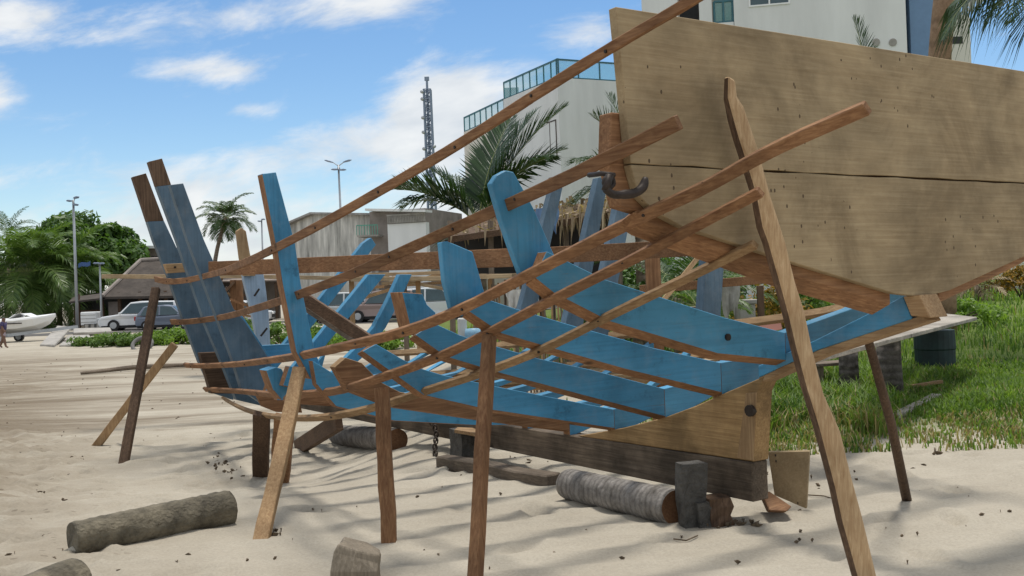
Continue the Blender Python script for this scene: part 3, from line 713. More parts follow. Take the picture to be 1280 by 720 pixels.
one(MB().beam([a + UP * .05, a.lerp(b, .45) + UP * .055, a.lerp(b, .7) + UP * .03, b + UP * .03], .16, .12, jit=.10), 'sleeper_timber', MT['grey_x'] if 'grey_x' in MT else MT['grey_k'], 'flat weathered timber half sunk in sand between block and coconut log', 'timber', bevel=.012)
a, b = G(585, 573), G(570, 573)
one(MB().beam([a + V((.12, 0, .02)), b + UP * .015], .06, .03), 'wood_offcut', MT['grey_k'], 'small flat offcut lying under the hanging chain', 'offcut', bevel=.004)
a, b = G(372, 562), P(424, 527, 10.9)
one(MB().beam([a + UP * .02, b], .08, .19), 'dark_plank', MT['dark_p'], 'charred dark plank slanting off the sand beside the farther roller', 'plank', bevel=.008)
# upright offcut at the stern
g = [P(960, 565, 6.9), P(1012, 564, 6.78), P(1008, 636, 6.72), P(968, 619, 6.85)]
oc = one(MB().prism(g, V((.02, .045, 0))), 'plywood_offcut', MT['transom'], 'pale plywood offcut standing on edge behind the keel end', 'offcut', bevel=.003)
nk = MB()
for k in range(5): MB().prism([P(969 + k * .6 + dx, 568 + 7.2 * k + dy, 6.865) for dx, dy in ((0, 0), (1.3, 0), (1.3, 2.6), (0, 2.6))], V((0, .01, 0))).build('nail', MT['iron'], oc)

a, b = G(963, 634), G(986, 637)
one(MB().prism([P(952, 616, 6.75), P(962, 614, 6.8), P(990, 633, 6.6), P(984, 639, 6.55), P(962, 638, 6.55)], V((0, .08, -.03))), 'bark_chunk', MT['red_p'], 'reddish wedge of wood on the sand under the keel end', 'offcut', bevel=.006)
# table beyond the stern ---------------------------------------------------------------------------
tb0 = G(1115, 497)
table = thing('slab_table', tb0, 'rough plank table on palm stumps in the grass behind the stern', 'table')
tops = [P(1016, 446, 11.2), P(1040, 432, 12.4), P(1150, 392, 13.2), P(1222, 396, 12.2), P(1150, 413, 11.4), P(1090, 430, 11.1), P(1040, 440, 11.0)]
zt = .94
tp = [V((p.x, p.y, zt + .02 * math.sin(i))) for i, p in enumerate(tops)]
MT['bleached'] = wood('bleached_board', (.30, .26, .21), (.58, .54, .48), 'p', .9, .3, .4)
mb = MB()
def yz(px, py): p = onz(px, py, zt); return p
q = [yz(1012, 447), yz(1152, 391), yz(1222, 395), yz(1190, 405), yz(1040, 447)]
def strip(p, q2, r, s2, dz=0): mb.prism([p + UP * dz, q2 + UP * dz, r + UP * dz, s2 + UP * dz], V((0, 0, -.045)))
a0, a1, b0, b1 = yz(1014, 449), yz(1222, 396.5), yz(1040, 434), yz(1150, 389)
for k in range(3):
    u0, u1 = k / 3 + .01, (k + 1) / 3 - .01
    e = (.0, .05, -.03)[k]
    strip(a0.lerp(b0, u0), a1.lerp(b1, u0) + V((e, 0, 0)), a1.lerp(b1, u1) + V((e, 0, 0)), a0.lerp(b0, u1), random.uniform(-.01, .012))
mb.build('table_top', MT['bleached'], table, bevel=.006)
MT['stump_bark'] = palmlog('palm_stump_bark', (.035, .03, .026), (.20, .18, .16), False, 60)
for (px, py, r) in ((1113, 496, .15), (1062, 492, .12)):
    g = G(px, py); MB().tube([g - UP * .1, g + UP * .3, V((g.x, g.y, zt - .05))], [r * 1.1, r, r * .95], 14, jit=.05).build('stump_leg', MT['stump_bark'], table, True)
MT['teal'] = plain('faded_teal_paint', (.008, .026, .027), .6, 0, .6, 5)
g = G(1180, 462); mb = MB()
mb.tube([V((g.x, g.y + .3, g.z - .05)), V((g.x, g.y + .3, g.z + .28)), V((g.x, g.y + .3, g.z + .30)), V((g.x, g.y + .3, g.z + .58))], [.29, .29, .30, .29], 22)
one(mb, 'oil_drum', MT['teal'], 'dark teal drum standing in shade under the plank table', 'drum')
g = G(1044, 490); bench = thing('low_bench', g, 'low grey bench in the shade under the near end of the plank table', 'bench')
MB().box(V((g.x, g.y + .15, g.z + .36)), (.30, .17, .02), .3).build('bench_seat', MT['grey_k'], bench, bevel=.005)
for dx in (-.22, .24): MB().box(V((g.x + dx, g.y + .15 + dx * .3, g.z + .16)), (.03, .14, .2), .3).build('bench_leg', MT['grey_z'], bench)
a, b = G(1118, 524), G(1171, 500)
one(MB().beam([a + UP * .03, b + UP * .05], .11, .05), 'grey_plank', MT['bleached'], 'short bleached plank lying in the grass behind the round pole', 'plank', bevel=.006)
a, b = G(1140, 491), G(1177, 487)
one(MB().beam([a + UP * .08, b + UP * .1], .07, .04), 'wood_scrap', MT['tan_k'], 'small tan scrap of wood in the grass below the drum', 'offcut', bevel=.004)
# long pole on the far sand
a, b, c_ = G(101, 469), G(165, 464), G(246, 458)
one(MB().tube([a + UP * .05, a.lerp(b, .5) + UP * .07, b + UP * .1, b.lerp(c_, .5) + UP * .08, c_ + UP * .05], [.04, .055, .06, .055, .05], 8, jit=.1), 'driftwood_pole', MT['grey_k'], 'long thin driftwood pole lying on the sand left of the bow', 'pole')
# rack of long planks behind the boat
rk = thing('plank_rack', V((-2.4, 15.2, gz(-2.4, 15.2))), 'rack of long pale planks on stakes behind the boat', 'rack')
for (x0, y0, x1, y1, Y, h) in ((130, 345.5, 300, 345, 15.4, .065), (272, 345, 560, 349, 15.3, .06), (440, 349.5, 640, 345, 15.0, .06), (452, 343.5, 570, 340, 15.5, .05), (560, 345, 690, 343, 15.2, .06)):
    MB().beam([P(x0, y0, Y), P((x0 + x1) / 2, (y0 + y1) / 2 + .6, Y - .1), P(x1, y1, Y - .1)], .16, h).build('plank', MT['pale_plank'], rk, bevel=.003)
for px in (437, 520, 610, 675):
    p = P(px, 349, 15.3); g = gz(p.x, p.y)
    MB().beam([V((p.x, p.y, g - .1)), V((p.x + .03, p.y, p.z))], .07, .07, up=V((0, -1, 0))).build('stake', MT['tan_z'], rk)

# ================================================================ TREES, PALMS, PLANTS
MT['trunk'] = palmlog('palm_trunk_bark', (.16, .125, .09), (.36, .29, .215), False, 30)
MT['bark'] = plain('tree_bark', (.12, .09, .065), .95, 0, .5, 6, .6)
MT['leaf_dark'] = leafmat('dark_leaves', (.028, .070, .016), (.115, .205, .045))
MT['leaf_mid'] = leafmat('mid_leaves', (.05, .11, .02), (.18, .28, .06))
MT['leaf_lime'] = leafmat('lime_leaves', (.09, .17, .025), (.22, .34, .06), .45)
MT['frond'] = leafmat('palm_leaflets', (.022, .055, .018), (.085, .14, .045), .25, .4, .8)
MT['frond_d'] = leafmat('dark_palm_leaflets', (.010, .030, .012), (.050, .095, .032), .18, .4, .8)
MT['frond_y'] = leafmat('yellow_green_palm_leaflets', (.040, .090, .022), (.15, .23, .06), .35, .4, .5)  # yellower green than the other palm leaflets
MT['rachis'] = plain('palm_midrib', (.22, .25, .09), .6)
MT['dry'] = leafmat('dry_palm_leaves', (.16, .105, .06), (.46, .36, .24), .2, .7, 1.5)
MT['croton'] = leafmat('orange_green_leaves', (.05, .10, .02), (.42, .22, .035), .3, .5, 2.0)
MT['grass'] = leafmat('grass_blades', (.034, .088, .014), (.20, .30, .060), .45, .55, .55)

def frond(mb, base, dirv, L, droop, nl=34, ll=.75, wid=.035, mi=0, rmi=1, vee=.55, rr=.018, lim=None, sag=.35):
    """one pinnate leaf: arched midrib with a row of narrow leaflets on each side"""
    base = V(base); d = V(dirv).normalized(); h = V((d.x, d.y, 0)); h = h.normalized() if h.length > 1e-4 else V((1, 0, 0))
    el = math.asin(max(-1, min(1, d.z))); pts = [base]; k = 14
    for i in range(k):
        e = el - droop * ((i + .5) / k) ** 1.3
        pts.append(pts[-1] + (h * cos(e) + UP * sin(e)) * (L / k))
    mb.tube(pts, [rr * (1 - .85 * i / k) for i in range(k + 1)], 5, mi=rmi, capmi=rmi)
    for i in range(nl):
        q = .16 + .84 * (i + random.uniform(0, .6)) / nl; q = min(q, .995)
        f = q * k; a = int(min(f, k - 1)); p = pts[a].lerp(pts[a + 1], f - a); t = (pts[a + 1] - pts[a]).normalized()
        s = t.cross(UP); s = s.normalized() if s.length > .05 else h.cross(UP).normalized(); nrm = s.cross(t)
        l = ll * (sin(pi * min(1, .18 + .80 * q)) ** .7) * random.uniform(.85, 1.1)
        for sg in (-1, 1):
            dd = (s * sg * (1 - .35 * q) + t * (.55 + .5 * q) + nrm * vee * random.uniform(.2, .8)).normalized()
            tip = p + dd * l - UP * (l * sag * random.uniform(.5, 1.3)); mid = p + dd * l * .55 - UP * (l * sag * .14)
            ww = (t * wid * .5)
            mb.add([p - ww * .5, p + ww * .5, mid + ww, mid - ww, tip], [(0, 1, 2, 3), (3, 2, 4)], mi)
def crown_fronds(mb, top, L, n, el0=-.5, el1=1.25, droop=1.3, nl=30, ll=.7, wid=.04, rot=0.0, seed=1, mi=0, rmi=1, **kw):
    rs = random.Random(seed)
    for i in range(n):
        a = rot + i * 2.39996 + rs.uniform(-.25, .25); e = el1 + (el0 - el1) * ((i + .5) / n) + rs.uniform(-.12, .12)
        frond(mb, V(top) + V((cos(a) * .08, sin(a) * .08, rs.uniform(-.08, .08))), (cos(a) * cos(e), sin(a) * cos(e), sin(e)), L * rs.uniform(.85, 1.12), droop * rs.uniform(.75, 1.2), nl, ll, wid, mi, rmi, **kw)
def palm(base, top, L, n, label, r=(.2, .12), mat='frond', seed=1, bend=.5, group='coconut palms', nuts=0, rot=0.0, **kw):
    base, top = V(base), V(top)
    t = thing('coconut_palm', base, label, 'palm', group)
    pts = []
    for i in range(11):
        k = i / 10; p = base.lerp(top, k); p += V((bend * sin(pi * k) * .5, 0, 0)); pts.append(p)
    pts[0] = pts[0] - UP * .2
    MB().tube(pts, [r[0] + (r[1] - r[0]) * i / 10 for i in range(11)], 10, jit=.03).build('trunk', MT['trunk'], t, True)
    mb = MB(); crown_fronds(mb, top, L, n, seed=seed, rot=rot, **kw)
    mb.build('crown', [MT[mat], MT['rachis']], t)
    return t
def leaf_cloud(mb, centre, rad, nclump, per, size, seed, shell=.55, flat=.8, mi=0, crad=.24):
    rs = np.random.default_rng(seed); c0 = np.array(centre); rad = np.array(rad)
    for _ in range(nclump):
        d = rs.normal(size=3); d /= np.linalg.norm(d); 
        if d[2] < -.55: d[2] *= -.5
        c = c0 + d * rad * (shell + (1 - shell) * rs.random() ** .6)
        cr = crad * rad.mean() * rs.uniform(.6, 1.3)
        k = int(per * rs.uniform(.6, 1.3))
        off = rs.normal(size=(k, 3)); off /= np.linalg.norm(off, axis=1)[:, None]; off *= (rs.random((k, 1)) ** .45) * cr * np.array([1, 1, flat])
        ctr = c + off
        nr = off / cr + rs.normal(size=(k, 3)) * .6 + np.array([0, 0, .5]); nr /= np.linalg.norm(nr, axis=1)[:, None]
        tv = np.cross(nr, rs.normal(size=(k, 3))); tv /= np.linalg.norm(tv, axis=1)[:, None]; bv = np.cross(nr, tv)
        sz = size * rs.uniform(.6, 1.3, (k, 1))
        p0, p1, p2, p3 = ctr - tv * sz, ctr + bv * sz * .45, ctr + tv * sz, ctr - bv * sz * .45
        vs = np.stack([p0, p1, p2, p3], 1).reshape(-1, 3)
        mb.add(vs.tolist(), [(4 * i, 4 * i + 1, 4 * i + 2, 4 * i + 3) for i in range(k)], mi)
def tree(base, h, rad, label, mat='leaf_dark', seed=1, nclump=90, per=110, size=.2, group=None, name='broadleaf_tree'):
    base = V(base); t = thing(name, base, label, 'tree', group); rs = random.Random(seed)
    c = base + UP * (h - rad[2]); mb = MB()
    mb.tube([base - UP * .2, base + UP * (h * .2), base + UP * (h * .42)], [.32, .25, .2], 10)
    for k in range(7):
        a = k * .9 + rs.uniform(-.3, .3); e = c + V((cos(a) * rad[0] * .6, sin(a) * rad[1] * .6, rs.uniform(-.2, .6) * rad[2]))
        s = base + UP * (h * rs.uniform(.25, .42)); m = s.lerp(e, .5) + UP * .3
        mb.tube([s, m, e], [.13, .09, .04], 7)
    mb.build('trunk', MT['bark'], t, True)
    mb = MB(); leaf_cloud(mb, c, rad, nclump, per, size, seed, .45); mb.build('crown', MT[mat], t)
    return t
def shrub(base, rad, label, mat, seed, nclump=24, per=90, size=.07, name='shrub', group=None, cat='shrub'):
    base = V(base); t = thing(name, base, label, cat, group); rs = random.Random(seed); mb = MB()
    for k in range(6):
        a = k * 1.05 + rs.uniform(-.2, .2)
        mb.tube([base - UP * .05, base + V((cos(a) * rad[0] * .3, sin(a) * rad[1] * .3, rad[2] * .7)), base + V((cos(a) * rad[0] * .6, sin(a) * rad[1] * .6, rad[2] * 1.2))], [.03, .02, .01], 5)
    mb.build('stems', MT['bark'], t)
    mb = MB(); leaf_cloud(mb, base + UP * rad[2] * .8, rad, nclump, per, size, seed, .35, crad=.34); mb.build('foliage', MT[mat], t)
    return t

# left: palms and the big tree
def at(px, py, Y): p = P(px, py, Y); return p
def foot(px, Y): p = P(px, 380, Y); return V((p.x, p.y, gz(p.x, p.y)))
palm(foot(30, 72), at(34, 342, 72), 6.0, 42, 'bushy coconut palm with drooping yellow-green fronds at the left edge', (.22, .16), 'frond_y', 3, .2, el0=-.7, el1=1.35, droop=1.5, nl=50, ll=1.7, wid=.12)
palm(foot(74, 74), at(80, 348, 74), 5.2, 36, 'second drooping coconut palm, in front of the big round tree', (.2, .15), 'frond_y', 8, -.3, el0=-.6, el1=1.3, droop=1.5, nl=48, ll=1.5, wid=.12)
palm(foot(8, 82), at(10, 292, 82), 3.2, 18, 'dark coconut palm head poking up behind the leftmost palms', (.2, .15), 'frond', 12, .3, el0=-.3, el1=1.3, droop=1.2, nl=26, ll=.7, wid=.07)
palm(foot(276, 74), at(283, 272, 74), 2.5, 24, 'lone slim coconut palm against the sky right of the bow timbers', (.19, .13), 'frond', 5, -1.4, el0=-.6, el1=1.3, droop=1.25, nl=34, ll=.85, wid=.09)
tree(foot(104, 84), 9.0, (5.2, 3.8, 4.1), 'big dense dark green tree with a rounded crown behind the left palms', 'leaf_dark', 4, 210, 130, .30)
tree(foot(40, 92), 6.6, (4.2, 3, 2.6), 'low dark tree behind the palms at the far left', 'leaf_dark', 9, 60, 90, .26)
shrub(foot(158, 84), (1.2, 1, 3.0), 'small dark bush between the big tree and the white flat-roofed house', 'leaf_dark', 21, 16, 60, .16)
# palms behind the boat
pc = at(598, 280, 21); pm = thing('coconut_palm', V((pc.x, pc.y, gz(pc.x, pc.y))), 'young coconut palm with long dark fronds behind the tallest blue plank', 'palm', 'coconut palms')
MB().tube([V((pc.x - .1, pc.y, gz(pc.x, pc.y) - .1)), V((pc.x, pc.y, 1.6)), V((pc.x + .02, pc.y, pc.z))], [.16, .13, .11], 10, jit=.03).build('trunk', MT['trunk'], pm, True)
mb = MB()
def aim(p, px, py, Y, droop, **kw):
    q = P(px, py, Y); d = q - p; L = d.length * (1 + droop * droop / 14); h = hypot(d.x, d.y); e = atan2(d.z, h) + droop * .46
    frond(mb, p, (d.x / h * cos(e), d.y / h * cos(e), sin(e)), L, droop, **kw)
aim(pc, 497, 240, 20.6, .75, nl=80, ll=1.15, wid=.055, vee=.75, sag=.12)
aim(pc, 540, 215, 21.2, .6, nl=60, ll=.95, wid=.05, vee=.5, sag=.15); aim(pc, 704, 190, 21.0, .7, nl=70, ll=1.1, wid=.055, vee=.4, sag=.12); aim(pc, 672, 140, 21.4, .45, nl=70, ll=1.05, wid=.055, vee=.35, sag=.1)
aim(pc, 505, 262, 21.4, 1.2, nl=56, ll=.9, wid=.05)
aim(pc, 560, 222, 22.0, .8, nl=36, ll=.7, wid=.04)
aim(pc, 708, 136, 20.8, .55, nl=80, ll=1.1, wid=.055, vee=.35, sag=.1)
aim(pc, 640, 150, 21.8, .5, nl=70, ll=1.0, wid=.055, vee=.4, sag=.1)
aim(pc, 690, 200, 20.2, .9, nl=64, ll=1.0, wid=.055, vee=.4)
aim(pc, 620, 200, 22.2, .6, nl=34, ll=.7, wid=.04)
aim(pc, 560, 310, 20.6, 1.5, nl=36, ll=.75, wid=.04)
aim(pc, 655, 270, 20.7, 1.4, nl=34, ll=.8, wid=.04)
mb.build('crown', [MT['frond_d'], MT['rachis']], pm)
pc = at(800, 232, 19); pm = thing('coconut_palm', V((pc.x, pc.y, gz(pc.x, pc.y))), 'coconut palm half hidden behind the left edge of the transom', 'palm', 'coconut palms')
MB().tube([V((pc.x, pc.y, gz(pc.x, pc.y) - .1)), V((pc.x, pc.y, pc.z))], [.17, .12], 10).build('trunk', MT['trunk'], pm, True)
mb = MB()
aim(pc, 742, 146, 18.8, .5, nl=44, ll=.85, wid=.036, sag=.1); aim(pc, 722, 205, 18.4, .9, nl=40, ll=.85, wid=.036)
aim(pc, 716, 268, 18.9, 1.3, nl=38, ll=.8, wid=.036); aim(pc, 760, 120, 19.4, .4, nl=40, ll=.75, wid=.036, sag=.1)
aim(pc, 860, 160, 19.6, .7, nl=36, ll=.8, wid=.036); aim(pc, 880, 240, 19.0, 1.0, nl=36, ll=.8, wid=.036); aim(pc, 820, 120, 19.6, .4, nl=30, ll=.7, wid=.036)
mb.build('crown', [MT['frond_d'], MT['rachis']], pm)
pc = at(1082, 96, 24); pm = thing('coconut_palm', V((pc.x, pc.y, gz(pc.x, pc.y))), 'palm whose upright leaf tips just show above the middle of the transom', 'palm', 'coconut palms')
MB().tube([V((pc.x + .3, pc.y, gz(pc.x, pc.y) - .1)), V((pc.x + .1, pc.y, 3)), V((pc.x, pc.y, pc.z))], [.19, .15, .12], 10).build('trunk', MT['trunk'], pm, True)
mb = MB(); aim(pc, 1066, 22, 24, .25, nl=40, ll=.62, wid=.035, sag=.05, vee=.5); aim(pc, 1030, 90, 24, .6, nl=30, ll=.6); aim(pc, 1120, 92, 24.4, .6, nl=30, ll=.6); aim(pc, 1090, 60, 24.4, .3, nl=30, ll=.5)
mb.build('crown', [MT['frond_d'], MT['rachis']], pm)
pc = at(1335, -46, 17); pm = thing('coconut_palm', V((pc.x, pc.y, gz(pc.x, pc.y))), 'coconut palm at the top right corner, its fronds hanging in from outside the picture', 'palm', 'coconut palms')
MB().tube([V((pc.x + .5, pc.y, gz(pc.x, pc.y) - .1)), V((pc.x + .3, pc.y, 3)), V((pc.x, pc.y, pc.z))], [.2, .16, .13], 10).build('trunk', MT['trunk'], pm, True)
mb = MB()
aim(pc, 1186, 52, 16.6, 1.15, nl=60, ll=.62, wid=.045, vee=.1, sag=.5)
aim(pc, 1192, 6, 17.2, .75, nl=60, ll=1.15, wid=.03, vee=.0, sag=1.0); aim(pc, 1268, 30, 16.2, 1.4, nl=46, ll=.9, wid=.04)
aim(pc, 1225, -52, 17.4, .6, nl=46, ll=1.0, wid=.035, sag=.9); aim(pc, 1300, 60, 17, 1.6, nl=46, ll=.9, wid=.04); aim(pc, 1420, 60, 17, 1.2, nl=36, ll=.8)
aim(pc, 1240, 30, 17.6, 1.2, nl=46, ll=.9, wid=.035); aim(pc, 1400, -90, 17, .7, nl=36, ll=.8)
mb.build('crown', [MT['frond_d'], MT['rachis']], pm)
# tall brown palm stem by the blue wall
b0 = foot(1180, 20); pm = thing('coconut_palm', b0, 'tall smooth brown palm stem rising behind the transom by the blue wall', 'palm', None)
ST_ = [V((b0.x, b0.y, b0.z - .1)), at(1178, 200, 20), at(1175, 68, 20), at(1181, 0, 20), at(1186, -120, 20), at(1190, -220, 20)]
MT['stem_brown'] = palmlog('brown_palm_stem', (.20, .125, .075), (.36, .245, .16), False, 14)
MB().tube(smooth_path(ST_, 4), [.22] * 21, 12, jit=.02).build('trunk', MT['stem_brown'], pm, True)
mb = MB(); crown_fronds(mb, ST_[-1], 2.6, 14, seed=4, el0=.0, el1=1.2, nl=26); mb.build('crown', [MT['frond'], MT['rachis']], pm)
# undergrowth seen through the frames
def lowpalm(px, py, Y, L, n, label, seed, mat='frond', **kw):
    p = at(px, py, Y); z = gz(p.x, p.y); t = thing('palm_seedling', V((p.x, p.y, z)), label, 'palm', 'low palms behind the boat')
    MB().tube([V((p.x, p.y, z - .05)), V((p.x, p.y, p.z))], [.11, .09], 8).build('stem', MT['trunk'], t, True)
    mb = MB(); crown_fronds(mb, p, L, n, seed=seed, nl=30, ll=L * .30, wid=.035, **kw); mb.build('crown', [MT[mat], MT['rachis']], t)
lowpalm(848, 372, 17, 1.5, 18, 'low dark palm filling the gap under the left half of the transom', 31, el0=-.1, el1=1.3)
lowpalm(796, 388, 18.5, 1.3, 14, 'low dark palm in the gap left of the brown inner post', 32, el0=-.1, el1=1.3)
lowpalm(880, 384, 14.6, .8, 12, 'small pale green palm sprouting beside the pale blue stern post', 33, 'frond_y', el0=.0, el1=1.2)
lowpalm(1222, 356, 30, 1.1, 16, 'dry spiky palm by the low fence at the right', 34, 'dry', el0=-.3, el1=1.2)
SHR = 'bushes on the plot behind the boat'
for px, Y, rad, mat, sd_, lab in (
    (770, 20, (1.3, .9, .75), 'leaf_dark', 41, 'dark bush behind the grey starboard timbers'),
    (845, 21, (1.5, 1, .8), 'leaf_dark', 42, 'wide dark bush behind the low palm under the transom'),
    (955, 20, (1.0, .8, .62), 'croton', 43, 'orange and green croton bush right of the big propped slab'),
    (1000, 24, (1.0, .9, .6), 'leaf_mid', 44, 'green bush right of the orange croton'),
    (1190, 22, (1.3, .9, .26), 'leaf_lime', 45, 'bright lime ground plant under the right half of the transom'),
    (1150, 20, (.8, .7, .22), 'leaf_lime', 47, 'small lime plant just behind the plank table'),
    (1278, 30, (1.0, .8, .6), 'croton', 46, 'bush with yellow flowers at the right edge')):
    shrub(foot(px, Y), rad, lab, mat, sd_, 34, 110, .055, group=SHR)
for k, (px, Y, rad, mat, lab) in enumerate((
    (120, 40, (1.1, .9, .15), 'leaf_mid', 'low leafy mound by the broken slabs, leftmost of the sand bank plants'),
    (150, 38.5, (1.2, .9, .2), 'leaf_mid', 'leafy mound behind the half-buried tyre'),
    (186, 38, (1.4, .9, .24), 'leaf_mid', 'taller leafy mound just left of the dark bow post'),
    (222, 38, (1.4, 1, .26), 'leaf_lime', 'sunlit leafy mound behind the bow timbers'),
    (352, 33, (1.5, 1.2, .5), 'leaf_mid', 'green bush seen right of the pale blue stem post'),
    (405, 32, (1.1, 1, .26), 'leaf_lime', 'bright green bush in front of the silver car'),
    (462, 31, (1.2, 1, .24), 'leaf_lime', 'bright green bush under the maroon car'),
    (300, 34, (1.1, .9, .5), 'leaf_mid', 'green bush between the bow timbers and the stem post'))):
    shrub(foot(px, Y), rad, lab, mat, 60 + k, 30, 110, .075, group='creeping plants along the sand bank')

# grass: nobody could count it
gv, gf = [], []
def blades(n, xr, yf, h, seed):
    rs = np.random.default_rng(seed); k = 0
    while k < n:
        m = n * 2; y = yf(rs.random(m)); x = rs.uniform(xr[0], xr[1], m)
        x = x * (y / 9.0) if xr[2] else x
        edge = y - 9.6 - np.maximum(1.7 - x, 0) * 5.5 + rs.normal(size=m) * .65 + .5 * np.sin(x * 3.1) + .4 * np.sin(x * 7.7 + y)
        patch = .5 + .5 * np.sin(x * 1.7 + np.sin(y * 1.3)) * np.sin(y * 1.1 + 1.7 * np.sin(x * .8))
        ok = (edge > -.9) & (rs.random(m) < np.where(edge < 0, .05, np.clip(edge * .5, .10, 1))) & (rs.random(m) < .35 + .65 * patch)
        for a, b, e, pp in zip(x[ok], y[ok], edge[ok], patch[ok]):
            if k >= n: break
            z = gz(a, b); hh = h * (.45 + .55 * min(1, max(0, e) / 1.8)) * (.55 + .7 * pp) * rs.uniform(.55, 1.35); an = rs.uniform(0, 2 * pi); ln = rs.uniform(.15, .75)
            w_ = .0045 * (1 + b * .09); dx, dy_ = cos(an), sin(an)
            o = len(gv)
            gv.extend([(a - dy_ * w_, b + dx * w_, z - .01), (a + dy_ * w_, b - dx * w_, z - .01), (a + dx * ln * hh * .35 + dy_ * w_ * .8, b + dy_ * ln * hh * .35 - dx * w_ * .8, z + hh * .62), (a + dx * ln * hh * .35 - dy_ * w_ * .8, b + dy_ * ln * hh * .35 + dx * w_ * .8, z + hh * .62), (a + dx * ln * hh, b + dy_ * ln * hh, z + hh * .95)])
            gf.extend([(o, o + 1, o + 2, o + 3), (o + 3, o + 2, o + 4)]); k += 1
blades(90000, (.9, 6.2, True), lambda r: 8.8 + 7 * r ** 1.3, .115, 1)
def tufts(n, seed):
    rs = np.random.default_rng(seed)
    for _ in range(n):
        px, py = rs.uniform(955, 1120), rs.uniform(470, 545)
        c = G(px, py); 
        for k in range(38):
            a, b = c.x + rs.normal() * .09, c.y + rs.normal() * .09; z = gz(a, b); hh = rs.uniform(.14, .36); an = rs.uniform(0, 2 * pi); ln = rs.uniform(.2, .9); w_ = .006; dx, dy_ = cos(an), sin(an); o = len(gv)
            gv.extend([(a - dy_ * w_, b + dx * w_, z - .01), (a + dy_ * w_, b - dx * w_, z - .01), (a + dx * ln * hh * .3 + dy_ * w_, b + dy_ * ln * hh * .3 - dx * w_, z + hh * .6), (a + dx * ln * hh * .3 - dy_ * w_, b + dy_ * ln * hh * .3 + dx * w_, z + hh * .6), (a + dx * ln * hh, b + dy_ * ln * hh, z + hh * .85)])
            gf.extend([(o, o + 1, o + 2, o + 3), (o + 3, o + 2, o + 4)])
tufts(110, 4)
blades(26000, (-4, 9, True), lambda r: 13 + 26 * r ** 1.3, .19, 2)
MT['straw'] = leafmat('dry_straw', (.16, .125, .05), (.40, .33, .17), .3, .7, 2)
me = bpy.data.meshes.new('grass'); me.from_pydata(gv, [], gf); me.materials.append(MT['grass']); me.materials.append(MT['straw'])
nb_ = len(gf) // 2; by = np.array(gv)[::5]; ed_ = by[:, 1] - 9.6 - np.maximum(1.7 - by[:, 0], 0) * 5.5
dry = (np.random.default_rng(8).random(nb_) < np.where(ed_ < .9,   .40, .06 + .08 * np.sin(by[:, 0] * 2.3) * np.sin(by[:, 1] * 1.9))).astype(np.int32)
me.polygons.foreach_set('material_index', np.repeat(dry, 2)); me.update()
go = bpy.data.objects.new('grass', me); COL.objects.link(go); tag(go, 'green grass growing on the sandy bank', 'grass', kind='stuff')
# beach litter: twigs, dry leaves, seaweed bits
lv = MB(); rs = random.Random(5)
MT['litter'] = plain('dry_litter', (.13, .095, .06), .9, 0, .6, 30)
for i in range(260):
    if i < 190: px, py = rs.uniform(0, 330), rs.uniform(445, 715); 
    elif i < 220: px, py = rs.uniform(980, 1280), rs.uniform(575, 715)
    else: px, py = rs.uniform(330, 1010), rs.uniform(575, 715)
    if i < 190 and rs.random() < (px / 330) ** .5 and py > 560 and px > 110: continue
    g = G(px, py); L = rs.uniform(.006, .026) * (1.0 if i >= 190 else 1.2); a = rs.uniform(0, 2 * pi)
    d = V((cos(a), sin(a), 0)) * L; s = V((-sin(a), cos(a), 0)) * L * rs.uniform(.12, .45); z = UP * .012
    lv.add([g - d + z * .6, g - s + z * 1.3, g + d + z * .8, g + s + z * 1.5, g - UP * .01], [(0, 1, 2, 3), (0, 4, 1), (1, 4, 2), (2, 4, 3), (3, 4, 0)])
for cx_, cy_, nn, sp_ in ((277, 580, 14, 9), (286, 592, 12, 7), (274, 571, 6, 4), (905, 653, 12, 12), (938, 658, 10, 8), (1005, 600, 10, 10), (980, 590, 10, 12), (690, 560, 12, 18), (650, 578, 8, 10), (820, 548, 6, 8), (345, 668, 6, 5), (1170, 568, 5, 4)):
    for _ in range(nn):
        g = G(cx_ + rs.gauss(0, sp_), cy_ + rs.gauss(0, sp_ * .35)); L = rs.uniform(.015, .045); a = rs.uniform(0, 2 * pi)
        d = V((cos(a), sin(a), 0)) * L; s = V((-sin(a), cos(a), 0)) * L * rs.uniform(.15, .4); z = UP * .02
        lv.add([g - d + z * .7, g - s + z * 1.4, g + d + z * rs.uniform(.6, 1.8), g + s + z * 1.2, g - UP * .01], [(0, 1, 2, 3), (0, 4, 1), (1, 4, 2), (2, 4, 3), (3, 4, 0)])
lo = lv.build('beach_litter', MT['litter']); tag(lo, 'scattered twigs and dry leaf scraps on the sand', 'litter', kind='stuff')
for pxs, lab in ((((968, 617), (1000, 620), (1030, 622), (1062, 632)), 'thin curved twig on the sand left of the round pole'), (((842, 676), (858, 678), (872, 672)), 'thin curled twig on the sand below the charred block')):
    mb = MB(); mb.tube([G(*q) + UP * .012 for q in pxs], .005, 5); one(mb, 'twig', MT['litter'], lab, 'twig')

